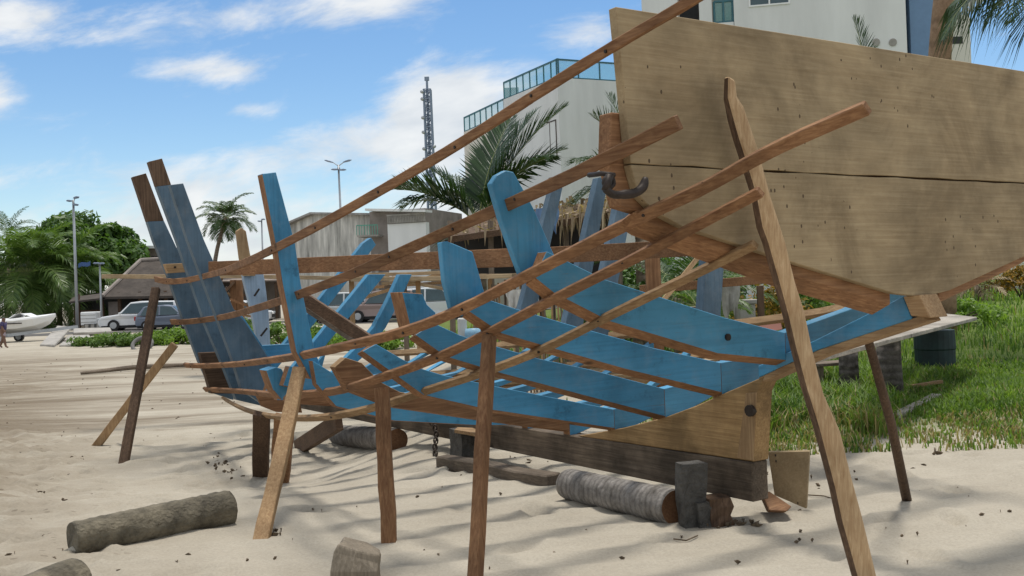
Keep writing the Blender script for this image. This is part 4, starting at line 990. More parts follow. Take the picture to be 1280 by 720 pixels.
# ================================================================ BUILDINGS AND STREET
MT['white_wall'] = plain('white_render', (.72, .725, .71), .85, 0, .13, .55, streak=True)
MT['cream_wall'] = plain('cream_render', (.68, .64, .56), .85, 0, .08, .6, streak=True)
MT['grey_wall'] = plain('stained_grey_render', (.60, .58, .52), .95, 0, .7, 1.6, .3, streak=True)
MT['concrete'] = plain('concrete', (.36, .34, .31), .95, 0, .35, 2.5, .3)
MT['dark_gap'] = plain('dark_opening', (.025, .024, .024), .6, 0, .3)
MT['win'] = plain('window_pane', (.06, .10, .115), .12, 0, .3, .8)
MT['glass'] = glassy('green_glass', (.12, .45, .45), .06, .26)
MT['teal_frame'] = plain('teal_frame', (.035, .13, .16), .45)
MT['brown_dark'] = plain('brown_shutter', (.06, .04, .03), .7, 0, .3)
MT['blue_wall'] = plain('blue_render', (.16, .26, .42), .8, 0, .1)
MT['tile'] = plain('old_roof_tiles', (.070, .057, .048), .95, 0, .45, 1.6, .9, bscale=5)
MT['metal'] = plain('galvanised_steel', (.42, .44, .46), .5, .5, .15)
MT['tower'] = plain('tower_steel', (.22, .27, .36), .6, .2, .2)
MT['white_paint'] = plain('white_paint', (.78, .78, .77), .4, 0, .06)
MT['rubber'] = plain('rubber', (.02, .02, .021), .85)
MT['asphalt'] = plain('asphalt', (.09, .085, .08), .95, 0, .25, 3)
def wallq(mb, a, b, z0, z1, th=.2, mi=0):
    a, b = V(a), V(b); d = (b - a); n_ = V((-d.y, d.x, 0)).normalized() * th
    mb.prism([V((a.x, a.y, z0)), V((b.x, b.y, z0)), V((b.x, b.y, z1)), V((a.x, a.y, z1))], n_, mi, mi)
def facade_panel(a, b, u0, u1, z0, z1, out, th=.06):
    """rectangle on the wall a->b, standing 'out' proud (towards the viewer side)"""
    a, b = V(a), V(b); d = (b - a).normalized(); n_ = V((d.y, -d.x, 0))
    p, q = a + d * u0 + n_ * out, a + d * u1 + n_ * out
    return MB().prism([V((p.x, p.y, z0)), V((q.x, q.y, z0)), V((q.x, q.y, z1)), V((p.x, p.y, z1))], -n_ * th)
def window(bld, a, b, u0, u1, z0, z1, mat='win', frame='white_paint', fw=.07):
    w_ = MB(); A, B_2 = V(a), V(b); d = (B_2 - A).normalized(); n_ = V((d.y, -d.x, 0))
    def seg(p0, p1, q0, q1):
        p, q = A + d * p0 + n_ * .05, A + d * p1 + n_ * .05
        w_.prism([V((p.x, p.y, q0)), V((q.x, q.y, q0)), V((q.x, q.y, q1)), V((p.x, p.y, q1))], -n_ * .12)
    seg(u0, u1, z0 - fw, z0); seg(u0, u1, z1, z1 + fw); seg(u0 - fw, u0, z0 - fw, z1 + fw); seg(u1, u1 + fw, z0 - fw, z1 + fw); seg((u0 + u1) / 2 - fw / 2, (u0 + u1) / 2 + fw / 2, z0, z1)
    f = w_.build('window', MT[frame], bld); facade_panel(a, b, u0, u1, z0, z1, .01, .04).build('pane', MT[mat], f); return f
def railing(bld, a, b, z0, z1, n_):
    a, b = V(a), V(b); fr = MB()
    fr.beam([V((a.x, a.y, z1)), V((b.x, b.y, z1))], .10, .10); fr.beam([V((a.x, a.y, z0 + .05)), V((b.x, b.y, z0 + .05))], .06, .08)
    for i in range(n_ + 1):
        p = a.lerp(b, i / n_); fr.beam([V((p.x, p.y, z0)), V((p.x, p.y, z1))], .09, .09, up=V((0, 1, 0)))
    r_ = fr.build('glass_railing', MT['teal_frame'], bld)
    wallq_ = MB(); wallq(wallq_, a, b, z0 + .08, z1 - .04, .02); wallq_.build('pane', MT['glass'], r_); return r_
# white apartment block with a glass-railed terrace
K0 = P(697, 97, 60); zt_ = K0.z; KL = V((-3.1, 73.2, 0)); KS = V((-.10, 66.4, 0)); K0 = V((K0.x, K0.y, 0))
ld = (KL - K0).normalized(); rd = V((ld.y, -ld.x, 0)); KR = K0 + rd * 15
ap = thing('apartment_building', V((K0.x, K0.y, 0)), 'white apartment block with a stepped roof terrace railed in green glass', 'building')
zl = zt_ - 1.0
mb = MB(); mb.prism([V((p.x, p.y, -.3)) for p in (KS, K0, KR, KR + (KS - K0))], UP * (zt_ + .3)); mb.build('wall', MT['white_wall'], ap)
back = rd * 12
mb = MB(); mb.prism([V((p.x, p.y, -.3)) for p in (KL, KS + ld * .01, KS + ld * .01 + back, KL + back)], UP * (zl + .3)); mb.build('side_wing', MT['cream_wall'], ap)
off = rd * .15
railing(ap, K0 + off * .5, KS + off * .5, zt_, zt_ + 1.12, 8); railing(ap, K0 + ld * .1, KR + ld * .1, zt_, zt_ + 1.12, 10); railing(ap, KS + off * .5 + ld * .1, KL + off * .5, zl, zl + 1.05, 7)
MB().box(KS + rd * 1.2 + ld * 1.2 + UP * (zl + 1.0), (.5, .5, 1.0)).build('roof_tank', MT['metal'], ap)
La, Lb = KL, K0
def uu(px, Y0=64): return 0
for (u0, u1, z0, z1) in ((12.7, 14.2, 9.25, 11.5), (12.7, 14.2, 5.9, 8.1), (12.7, 14.2, 2.4, 4.7), (7.0, 8.6, 6.0, 8.0)): window(ap, La, Lb, u0, u1, z0, z1, 'brown_dark', 'brown_dark')
facade_panel(La, Lb, .3, 5.6, 9.0, 11.9, .03, .05).build('balcony_recess', MT['cream_wall'], ap); facade_panel(La, Lb, .3, 5.6, 8.6, 9.5, .5, .06).build('balcony_rail', MT['dark_gap'], ap)
for uz in ((6.4, 10.2), (9.8, 6.4)): facade_panel(La, Lb, uz[0], uz[0] + .9, uz[1], uz[1] + .6, .35, .35).build('air_conditioner', MT['white_paint'], ap)
for (u0, u1, z0, z1) in ((8.2, 10.0, 9.4, 11.0), (8.2, 10.0, 5.6, 7.2)): window(ap, K0, KR, u0, u1, z0, z1)
# balcony slab on the cream side
facade_panel(La, Lb, .2, 6.2, 8.3, 8.55, 1.2, 1.2).build('balcony', MT['concrete'], ap)
facade_panel(La, Lb, .3, 6.1, 2.4, 5.9, .03, .05).build('shop_front', MT['dark_gap'], ap)
# pale tower block rising above the transom
T0_, T1_ = P(804, 60, 46), P(1134, 60, 44); T0_.z = T1_.z = 0
tb_ = thing('tower_block', T0_.copy(), 'tall pale grey apartment tower rising above the bare transom', 'building')
td = (T1_ - T0_).normalized(); tn = V((-td.y, td.x, 0))
def txz(px, py): 
    d = ray(px, py); k = T0_.dot(tn) / d.dot(tn); p = d * k; return ((p - T0_).dot(td), EYE + d.z * k)
def panel_px(x0, y0, x1, y1): (u0, za), (u1, zb) = txz(x0, y1), txz(x1, y0); return u0, u1, za, zb
W0 = (T1_ - T0_).length
ur0, ur1 = txz(848, 30)[0], txz(918, 30)[0]
mb = MB()
for a0, a1 in ((0, ur0), (ur1, W0)):
    p, q = T0_ + td * a0, T0_ + td * a1
    mb.prism([V((p.x, p.y, -.3)), V((q.x, q.y, -.3)), V((q.x, q.y, 20)), V((p.x, p.y, 20))], tn * 9)
mb.build('wall', MT['white_wall'], tb_)
p, q = T0_ + td * ur0 + tn * 1.6, T0_ + td * ur1 + tn * 1.6
MB().prism([V((p.x, p.y, -.3)), V((q.x, q.y, -.3)), V((q.x, q.y, 20)), V((p.x, p.y, 20))], tn * 7).build('balcony_recess', MT['cream_wall'], tb_)
u0, u1, z0, z1 = panel_px(850, -40, 874, 26); facade_panel(T0_ + tn * 1.6, T1_ + tn * 1.6, u0, u1, z0, z1, .02, .05).build('balcony_door', MT['dark_gap'], tb_)
u0, u1, z0, z1 = panel_px(875, -60, 887, 40); facade_panel(T0_, T1_, u0, u1, -.3, 20, .02, .5).build('pillar', MT['white_wall'], tb_)
zb = txz(890, 29)[1]
for kf in range(0, 5):
    zz = zb - 3.0 * (kf - 1)
    facade_panel(T0_, T1_, ur0 + .02, ur1 - .02, zz - .2, zz, -.05, 1.6).build('balcony', MT['white_wall'], tb_)
    a_, b_ = T0_ + td * (u1 + .1) - tn * -.15, T0_ + td * (ur1 - .05) - tn * -.15
    railing(tb_, a_, b_, zz, zz + 1.0, 2)
    a0, a1, za, zb2 = panel_px(938, -60, 983, 7)
    if kf: window(tb_, T0_, T1_, a0, a1, za - 3.0 * (kf - 1), za - 3.0 * (kf - 1) + 1.2)
for px in (1095, 1116):
    u, z = txz(px, 53)
    p = T0_ + td * u; MB().tube([V((p.x, p.y, z)) - tn * .04, V((p.x, p.y, z)) + tn * .05], .17, 14).build('vent', MT['concrete'], tb_)
# service strip and blue wing
a0 = txz(1134, 30)[0]; a1 = txz(1141, 30)[0]; a2 = txz(1190, 30)[0]
p, q = T0_ + td * (W0 + .02) + tn * 2.0, T0_ + td * a1 + tn * 2.0
MB().prism([V((p.x, p.y, -.3)), V((q.x, q.y, -.3)), V((q.x, q.y, 20)), V((p.x, p.y, 20))], tn * 4).build('stair_strip', MT['win'], tb_)
for zz in (8.4, 11.4, 12.9, 14.4): facade_panel(T0_, T1_, W0 + .04, a1 - .02, zz, zz + .12, -1.9, .1).build('landing', MT['metal'], tb_)
p, q = T0_ + td * (a1 + .02) + tn * .6, T0_ + td * a2 + tn * .6
MB().prism([V((p.x, p.y, -.3)), V((q.x, q.y, -.3)), V((q.x, q.y, 20)), V((p.x, p.y, 20))], tn * 7).build('blue_wing', MT['blue_wall'], tb_)
# pale house farther right
p = P(1178, 20, 62); q = P(1212, 20, 62)
mb = MB(); mb.prism([V((p.x, p.y, -.3)), V((q.x, q.y, -.3)), V((q.x, q.y, P(1212, 18, 62).z)), V((p.x, p.y, P(1178, 18, 62).z))], V((0, 8, 0)))
hs_ = one(mb, 'pale_building', MT['cream_wall'], 'narrow cream building seen between the brown palm stem and the hanging fronds', 'building')
facade_panel(V((p.x, p.y, 0)), V((q.x, q.y, 0)), .3, 1.2, P(1190, 55, 62).z, P(1190, 46, 62).z, .02).build('window', MT['dark_gap'], hs_)
# stained grey warehouse
g0, g1 = P(357, 300, 72), P(463, 300, 66); wh = thing('grey_warehouse', V((g0.x, g0.y, -.1)), 'windowless warehouse with stained grey walls behind the upright blue timber', 'building')
zr = [P(357, 283, 72).z, P(395, 268, 70).z, P(463, 269, 66).z]; gm_ = g0.lerp(g1, .36)
mb = MB(); mb.prism([V((g0.x, g0.y, -.3)), V((g1.x, g1.y, -.3)), V((g1.x, g1.y, zr[2])), V((gm_.x, gm_.y, zr[1])), V((g0.x, g0.y, zr[0]))], V((2, 14, 0))); mb.build('wall', MT['grey_wall'], wh)
MB().beam([V((g0.x, g0.y - .2, zr[0] + .06)), V((gm_.x, gm_.y - .2, zr[1] + .06)), V((g1.x, g1.y - .2, zr[2] + .06))], .5, .14).build('roof_edge', MT['concrete'], wh)
# house with the lace-block balcony
h0, h1 = P(448, 300, 62), P(536, 300, 60); bh = thing('balcony_house', V((h0.x, h0.y, -.1)), 'white and brown house with a breeze-block balcony right of the grey warehouse', 'building')
zz = lambda py, px=490: P(px, py, 61).z
MT['brown_wall'] = plain('grey_brown_render', (.27, .235, .21), .9, 0, .3, 1.2)
mb = MB(); wallq(mb, P(463, 300, 61.4), P(533, 300, 60.2), -.3, zz(263), 6); mb.build('upper_wall', MT['brown_wall'], bh)
mb = MB(); wallq(mb, P(485, 300, 60.4), P(533, 300, 59.6), -.3, zz(281), .5); mb.build('lower_wall', MT['white_wall'], bh)
pa, pb = P(485, 300, 60.3), P(533, 300, 59.5); bb = MB()
for k in range(24):
    c = pa.lerp(pb, (k + .5) / 24); bb.box(V((c.x, c.y, zz(276))), (.035, .06, .22))
bb.box(V(((pa.x + pb.x) / 2, (pa.y + pb.y) / 2, zz(270.5))), ((pb - pa).length / 2, .08, .05), atan2((pb - pa).y, (pb - pa).x)); bb.build('balcony_rail', MT['concrete'], bh)
MB().beam([P(461, 262.5, 61), P(536, 264, 59.4)], .9, .14).build('roof_edge', MT['white_wall'], bh)
pa, pb = P(446, 294, 60), P(472, 293, 60); gr_ = MB(); MT['green_rail'] = plain('green_railing', (.10, .33, .25), .5)
for k in range(9): c = pa.lerp(pb, k / 8); gr_.beam([V((c.x, c.y, zz(295, 455))), V((c.x, c.y, zz(283, 455)))], .04, .04, up=V((0, 1, 0)))
gr_.beam([V((pa.x, pa.y, zz(283, 455))), V((pb.x, pb.y, zz(283, 455)))], .06, .06); gr_.build('green_railing', MT['green_rail'], bh)
MB().prism([V((pa.x, pa.y, zz(297, 455))), V((pb.x, pb.y, zz(297, 455))), V((pb.x, pb.y, zz(295, 455))), V((pa.x, pa.y, zz(295, 455)))], V((.3, 2, 0))).build('deck', MT['concrete'], bh)
for px in (449, 470): c = P(px, 330, 60.5); MB().box(V((c.x, c.y + .3, 1.8)), (.09, .09, 2.1)).build('post', MT['concrete'], bh)
# small flat white house behind the bow
q0, q1 = P(168, 330, 88), P(206, 330, 88); fh = thing('flat_house', V((q0.x, q0.y, -.1)), 'small pale flat-roofed house behind the tiled hut', 'building')
MB().prism([V((q0.x, q0.y, -.3)), V((q1.x, q1.y, -.3)), V((q1.x, q1.y, P(170, 309, 88).z)), V((q0.x, q0.y, P(170, 309, 88).z))], V((0, 6, 0))).build('wall', MT['brown_wall'], fh)
MB().beam([P(165, 309, 87.6), P(209, 309, 87.6)], 1.2, .22).build('roof_edge', MT['white_wall'], fh)
for x0, x1 in ((175, 187.5), (189, 200)):
    a_, b_ = P(x0, 320, 87.9), P(x1, 320, 87.9); MB().prism([V((a_.x, a_.y, P(180, 328, 88).z)), V((b_.x, b_.y, P(180, 328, 88).z)), V((b_.x, b_.y, P(180, 321, 88).z)), V((a_.x, a_.y, P(180, 321, 88).z))], V((0, .06, 0))).build('window', MT['dark_gap'], fh)
a_, b_ = P(160, 340, 84), P(236, 340, 84)
one(MB().prism([V((a_.x, a_.y, -.2)), V((b_.x, b_.y, -.2)), V((b_.x, b_.y, P(200, 329, 84).z)), V((a_.x, a_.y, P(200, 329, 84).z))], V((0, .3, 0))), 'boundary_wall', MT['concrete'], 'plain concrete wall between the tiled hut and the flat house', 'wall')
# tiled beach hut
hut = thing('beach_hut', foot(180, 68), 'open beach hut with an old grey tiled roof behind the white off-road car', 'hut')
def hp(px, py, Y): return P(px, py, Y)
ev = [hp(128, 371, 66), hp(262, 369, 66), hp(262, 366, 75), hp(128, 368, 75)]
rg_ = [hp(176, 326, 70), hp(228, 323, 70)]
mb = MB(); top_ = [V(p) for p in ev] + rg_
mb.add(top_ + [p - UP * .16 for p in top_], [(0, 1, 5, 4), (1, 2, 5), (2, 3, 4, 5), (3, 0, 4), (7, 6, 10, 11), (8, 7, 11), (9, 8, 11, 10), (6, 9, 10), (0, 6, 7, 1), (1, 7, 8, 2), (2, 8, 9, 3), (3, 9, 6, 0)])
mb.build('roof', MT['tile'], hut)
for a_, b_ in ((0, 4), (1, 5), (4, 5)): MB().tube([top_[a_] + UP * .05, top_[b_] + UP * .05], .14, 8).build('ridge_tiles', MT['brown_wall'], hut)
lt = [hp(86, 377, 66), hp(131, 372, 66), hp(131, 366, 70), hp(92, 371, 70)]
MB().prism(lt, UP * -.12).build('lean_to_roof', MT['tile'], hut)
bw = MB(); wallq(bw, hp(92, 380, 73), hp(262, 380, 73), -.2, 2.3, .2); bw.build('back_wall', MT['dark_gap'], hut)  # near-black colour stands in for the unlit inside of the hut
for px in (98, 128, 150, 176, 208, 240):
    c = hp(px, 390, 66.5); MB().box(V((c.x, c.y, 1.0)), (.10, .10, 1.2)).build('post', MT['dark_z'], hut)
c = hp(143, 395, 67); MB().box(V((c.x, c.y, .9)), (.35, .08, .7)).build('pale_panel', MT['brown_wall'], hut)
MB().box(V((hp(112, 390, 68).x, 68, .55)), (.9, .3, .55)).build('counter', MT['dark_z'], hut)
# low wall, posts and tank
a_, b_ = foot(104, 62), foot(148, 62); lw = thing('low_wall', a_, 'low dark stone wall with pale caps in front of the white off-road car', 'wall')
mb = MB(); wallq(mb, a_, b_, -.15, .28, .25); mb.build('stonework', plain('dark_stonework', (.15, .15, .14), .95, 0, .8, 4, .5), lw)
for k in range(6):
    c = a_.lerp(b_, (k + .5) / 6); MB().box(V((c.x, c.y - .02, .05)), (.10, .04, .2)).build('pale_pier', MT['concrete'], lw)
c = foot(113, 63); MB_ = MB().box(V((c.x, c.y, c.z + .70)), (.50, .4, .42)); bx = one(MB_, 'water_tank', MT['white_paint'], 'square white water tank behind the low stone wall', 'tank', bevel=.06, seg=2)
for k in range(3): MB().box(V((c.x, c.y - .41, c.z + .48 + .22 * k)), (.47, .015, .015)).build('rib', MT['concrete'], bx)
def pole(px0, py0, px1, Y, heads, label, r=(.10, .06), arms='floods'):
    f = foot(px0, Y); f = V((P(px0, py0, Y).x, Y, gz(P(px0, py0, Y).x, Y))); t = P(px1[0], px1[1], Y); o = thing('light_pole', f, label, 'light pole')
    MB().tube([f - UP * .2, f.lerp(t, .5), t], [r[0], (r[0] + r[1]) / 2, r[1]], 10).build('pole', MT['metal'], o, True)
    for dx, dz, tilt in heads:
        c = t + V((dx, -.1, dz)); mb = MB()
        mb.tube([t - UP * .1, t + V((dx * .6, 0, dz * .8)), c], .035, 6); mb.build('arm', MT['metal'], o)
        hd = MB(); L = .42 if arms == 'street' else .24
        dirx = 1 if dx > 0 else -1
        hd.rings([[c + V((dirx * L * (k - .3), y * w_, z_ * w_ * .5 + dirx * 0 + tilt * k)) for y, z_ in ((-1, -.6), (1, -.6), (1, .6), (-1, .6))] for k, w_ in ((-.3, .08), (.2, .17), (.8, .19), (1.25, .07))]); hd.build('lamp_head', MT['tower'], o, bevel=.02)
    return o
fp = pole(97, 411, (91.5, 250), 64, ((-.16, -.05, .0), (.2, .12, .05), (.14, -.32, 0)), 'tall thin floodlight pole in front of the big round tree', (.11, .07))
pole(127.5, 408, (124.5, 330), 63, ((-.12, .05, 0), (.12, .02, 0)), 'short lamp pole rising from the low stone wall', (.075, .05))
pole(432, 400, (423, 206), 75, ((-.62, .22, .12), (.62, .20, .10), (-.15, -.35, 0), (.2, -.4, 0)), 'tall twin-arm street light above the grey warehouse', (.12, .07), 'street')
pole(331, 400, (327, 275), 86, ((-.1, -.1, 0), (.12, .05, 0)), 'distant thin floodlight pole between the lone palm and the blue timber', (.10, .06))
c = P(103, 332, 63.6)
bn = MB().rings([[c + V((-.26 + .62 * k, .05 * sin(k * 7), z_ + .12 * k + .06 * sin(k * 5))) for z_ in (-.13, .13)] + [c + V((-.26 + .62 * k, .05 * sin(k * 7) + .03, z_ + .12 * k + .06 * sin(k * 5))) for z_ in (.13, -.13)] for k in (0, .3, .6, .9, 1.2)])
one(bn, 'banner', plain('blue_cloth', (.05, .11, .27), .7), 'small blue banner hanging on the tall floodlight pole', 'banner')
# lattice telecom tower
tw0 = P(544, 362, 240); twt = P(534, 112, 240); tw = thing('telecom_tower', V((tw0.x, tw0.y, 0)), 'tall blue-grey lattice telecom tower with antennas against the clouds', 'tower')
def tq(k, sx, sy): c = V((tw0.x, tw0.y, 0)).lerp(twt, k); w_ = 1.0 - .2 * k; return c + V((sx * w_, sy * w_, 0))
mb = MB(); NS = 22
for sx, sy in ((-1, -1), (1, -1), (1, 1), (-1, 1)): mb.tube([tq(0, sx, sy), tq(1, sx, sy)], .26, 6)
for i in range(NS):
    k0, k1 = i / NS, (i + 1) / NS
    for (ax, ay), (bx_, by) in (((-1, -1), (1, -1)), ((1, -1), (1, 1)), ((1, 1), (-1, 1)), ((-1, 1), (-1, -1))):
        mb.tube([tq(k0, ax, ay), tq(k1, bx_, by)], .13, 4); mb.tube([tq(k0, bx_, by), tq(k1, ax, ay)], .13, 4); mb.tube([tq(k1, ax, ay), tq(k1, bx_, by)], .14, 4)
mb.build('lattice', MT['tower'], tw)
MB().tube([V((tw0.x, tw0.y, 0)), twt], .34, 8).build('cable_shaft', MT['tower'], tw)
MB().tube([twt, twt + UP * 3.0], .3, 6).build('mast', MT['tower'], tw); MB().box(twt + UP * 2.6, (.55, .3, .45)).build('top_antenna', MT['tower'], tw)
for k, sx in ((.985, -1), (.95, -1), (.86, -1), (.79, -1), (.71, -1), (.66, -1), (.72, 1.05), (.58, -1), (.5, -1)):
    c = tq(k, sx, -1) + V((sx * .3, -.3, 0)); MB().tube([c, c + V((sx * .12, -.4, 0))], .40, 12).build('dish', MT['metal'], tw, True)

# ================================================================ VEHICLES
def car(px, Y, rz, L, W, H, paint, label, kind='suv', group='cars parked along the road'):
    c = foot(px, Y); t = thing('parked_car', c, label, 'car', group); R = Matrix.Rotation(rz, 3, 'Z')
    T = lambda x, y, z: c + R @ V((x, y, z))
    bm = plain('car_paint_%d' % (px), paint, .28, .1, .05, 1); wr = H * .195
    h = L / 2; be = H * .56
    roof = dict(suv=[(-h + .12, be + .02), (-h + .38, H * .97), (-.1, H), (h * .22, H * .965), (h * .50, be + .03)],
                hatch=[(-h + .10, be + .02), (-h + .50, H * .95), (-.1, H), (h * .2, H * .95), (h * .56, be + .02)],
                pickup=[(-h * .18, be + .02), (-h * .10, H * .97), (h * .05, H), (h * .26, H * .96), (h * .50, be + .03)])[kind]
    low = [(-h, H * .24), (-h + .02, H * .45), (-h + .06, be), (h * .52, be + .01), (h * .92, H * .50), (h, H * .40), (h, H * .22), (h - .12, H * .15), (-h + .12, H * .15)]
    def sect(prof, ws): return [[T(x, ws(x, z) * sg, z) for x, z in prof] for sg in (-1, 1)]
    mb = MB(); wlow = lambda x, z: W / 2 * (1 - .10 * max(0, abs(x) / h - .8) / .2)
    a_, b_ = sect(low, wlow); n_ = len(low); mb.add(a_ + b_, [tuple(range(n_ - 1, -1, -1)), tuple(range(n_, 2 * n_))] + [(i, (i + 1) % n_, (i + 1) % n_ + n_, i + n_) for i in range(n_)])
    body = mb.build('body', bm, t, bevel=.07, seg=3)
    mb = MB(); wr_ = lambda x, z: W / 2 * (.94 - .20 * (z - be) / (H - be))
    a_, b_ = sect(roof, wr_); n_ = len(roof); mb.add(a_ + b_, [tuple(range(n_ - 1, -1, -1)), tuple(range(n_, 2 * n_))] + [(i, (i + 1) % n_, (i + 1) % n_ + n_, i + n_) for i in range(n_)])
    mb.build('cabin', bm, t, bevel=.05, seg=3)
    # glass
    def shrink(pr, k): cx = sum(p[0] for p in pr) / len(pr); cz = sum(p[1] for p in pr) / len(pr); return [(cx + (x - cx) * k, cz + (z - cz) * k) for x, z in pr]
    x0, x1 = roof[0][0], roof[-1][0]; xm = (roof[1][0] + roof[3][0]) / 2 + .1
    side = [[(x0 + .22, be + .05), (roof[1][0] + .08, H * .93), (xm - .05, H * .95), (xm - .05, be + .05)], [(xm + .05, be + .05), (xm + .05, H * .95), (roof[3][0] - .02, H * .92), (x1 - .16, be + .05)]]
    for sg in (-1, 1):
        for pr in side:
            MB().prism([T(x, sg * (wr_(x, z) + .012), z) for x, z in pr], R @ V((0, -sg * .03, 0))).build('side_window', MT['win'], t)
    for (xa, za), (xb, zb_), nm in ((roof[3], roof[4], 'windscreen'), (roof[1], roof[0], 'rear_window')):
        sgn = 1 if nm == 'windscreen' else -1
        q = [(xa, za, .40), (xb, zb_, .43)]; o_ = .018 * sgn
        pa_ = [T(xa + (xb - xa) * .10 + o_, W * .36 * s, za + (zb_ - za) * .10 + .01) for s in (-1, 1)]; pb_ = [T(xa + (xb - xa) * .9 + o_, W * .42 * s, za + (zb_ - za) * .9 + .01) for s in (1, -1)]
        MB().prism(pa_ + pb_, R @ V((-.02 * sgn, 0, -.01))).build(nm, MT['win'], t)
    for sx in (-h + L * .19, h - L * .19):
        for sg in (-1, 1):
            rs_ = []
            for yy, rr in ((.0, wr * .75), (0.0, wr), (.20, wr), (.20, wr * .6)):
                rs_.append([T(sx + cos(a) * rr, sg * (W / 2 - .19 + yy), wr + sin(a) * rr) for a in np.linspace(0, 2 * pi, 18, endpoint=False)])
            wl = MB().rings(rs_).build('wheel', MT['rubber'], t)
            MB().tube([T(sx, sg * (W / 2 - .02), wr), T(sx, sg * (W / 2 + .025), wr)], wr * .58, 14).build('rim', MT['metal'], wl)
    for sg in (-1, 1):
        MB().box(T(h - .06, sg * W * .36, H * .43), (.09, .16, .07), rz).build('headlight', MT['glassw'], t, bevel=.02)
        MB().box(T(-h + .02, sg * W * .40, H * .48), (.05, .08, .12), rz).build('tail_light', MT['redl'], t, bevel=.02)
        MB().box(T(h * .45, sg * (W / 2 + .06), be + .06), (.07, .08, .06), rz).build('mirror', bm, t, bevel=.02)
    MB().box(T(h + .005, 0, H * .30), (.03, W * .30, .10), rz).build('grille', MT['rubber'], t)
    MB().box(T(0, 0, H * .14), (h * .92, W * .46, .08), rz).build('underbody', MT['rubber'], t)
    return t
MT['glassw'] = plain('headlamp', (.55, .57, .58), .15); MT['redl'] = plain('tail_lamp', (.35, .02, .02), .25)
car(178, 59, pi + .12, 4.7, 1.8, 1.68, (.76, .77, .78), 'white off-road car facing left, parked between the low wall and the bow', 'suv')
car(210, 57.4, .1, 3.4, 1.65, 1.40, (.17, .20, .26), 'dark blue-grey hatchback half hidden behind the bow timbers', 'hatch')
car(424, 58, pi - .15, 4.2, 1.75, 1.75, (.58, .60, .60), 'silver car seen between the leaning blue starboard timbers', 'suv')
car(480, 56, pi - .1, 4.2, 1.75, 1.75, (.30, .23, .22), 'maroon-grey car parked to the right of the silver one', 'suv')
car(546, 56, -.1, 4.1, 1.8, 1.85, (.72, .74, .77), 'white van-like car behind the short blue stub of a frame', 'suv')
car(300, 62, .08, 4.0, 1.7, 1.5, (.75, .75, .75), 'white hatchback behind the pale stem post', 'hatch')
a_, b_ = foot(-60, 57), foot(620, 57)
rdp = [V((-45, 54, 0)), V((12, 54, 0)), V((12, 66, 0)), V((-45, 66, 0))]
mb = MB(); gx = np.linspace(-45, 12, 30); vs_r = []; 
for x in gx:
    for y in (54, 57, 60, 63, 66): vs_r.append((x, y, gz(x, y) + .012))
mb.add(vs_r, [(i * 5 + j, (i + 1) * 5 + j, (i + 1) * 5 + j + 1, i * 5 + j + 1) for i in range(29) for j in range(4)])
rd_ = mb.build('road', MT['asphalt']); tag(rd_, kind='structure')
# speedboat on its trailer
f0 = foot(12, 47); zg = f0.z
sb = thing('speedboat', V((P(20, 420, 47).x, 47, zg + .3)), 'white speedboat with its bow pointing right, resting on a road trailer', 'boat')
rs_ = []
for px, w_, zk, zs in ((-70, .95, .42, 1.02), (-20, 1.0, .40, 1.04), (30, .95, .42, 1.10), (50, .70, .55, 1.16), (63, .35, .80, 1.20), (70, .06, 1.10, 1.23)):
    x = P(px, 415, 47).x; c_ = zg + zk; s_ = zg + zs
    rs_.append([V((x, 47, c_)), V((x, 47 - w_ * .8, c_ + (s_ - c_) * .35)), V((x, 47 - w_, s_ - .08)), V((x, 47 - w_ * .95, s_)), V((x, 47 - w_ * .4, s_ + .06)), V((x, 47 + w_ * .4, s_ + .06)), V((x, 47 + w_ * .95, s_)), V((x, 47 + w_, s_ - .08)), V((x, 47 + w_ * .8, c_ + (s_ - c_) * .35))])
MB().rings(rs_).build('hull', MT['white_paint'], sb)
x = P(30, 400, 47).x; MB().rings([[V((x + dx, 47 + y, zg + z_)) for y in (-w_, w_)] + [V((x + dx + .05, 47 + y, zg + z_)) for y in (w_, -w_)] for dx, w_, z_ in ((-.45, .7, 1.1), (-.15, .6, 1.32), (.05, .5, 1.34), (.55, .3, 1.16))]).build('cabin_cover', MT['white_paint'], sb)
MB().beam([V((P(-70, 415, 47).x, 45.98, zg + .86)), V((P(40, 415, 47).x, 46.05, zg + .90))], .03, .05).build('rub_rail', MT['iron'], sb)
tl = thing('boat_trailer', f0, 'grey boat trailer with a long drawbar under the speedboat', 'trailer')
MB().beam([V((P(-60, 420, 47).x, 46.2, zg + .36)), V((P(20, 420, 47).x, 46.3, zg + .36)), V((P(66, 415, 47).x, 47, zg + .52)), V((P(96, 411, 47).x, 47.1, zg + .62))], .1, .14).build('frame', MT['metal'], tl)
for y in (46.1, 47.9):
    x = P(12, 420, 47).x; rr_ = .22
    wl = MB().rings([[V((x + cos(a) * r_, y + dy__, zg + rr_ + sin(a) * r_)) for a in np.linspace(0, 2 * pi, 18, endpoint=False)] for dy__, r_ in ((-.09, rr_ * .7), (-.09, rr_), (.09, rr_), (.09, rr_ * .7))]).build('wheel', MT['rubber'], tl)
    MB().tube([V((x, y - .10, zg + rr_)), V((x, y - .07, zg + rr_))], rr_ * .62, 12).build('rim', MT['metal'], wl)
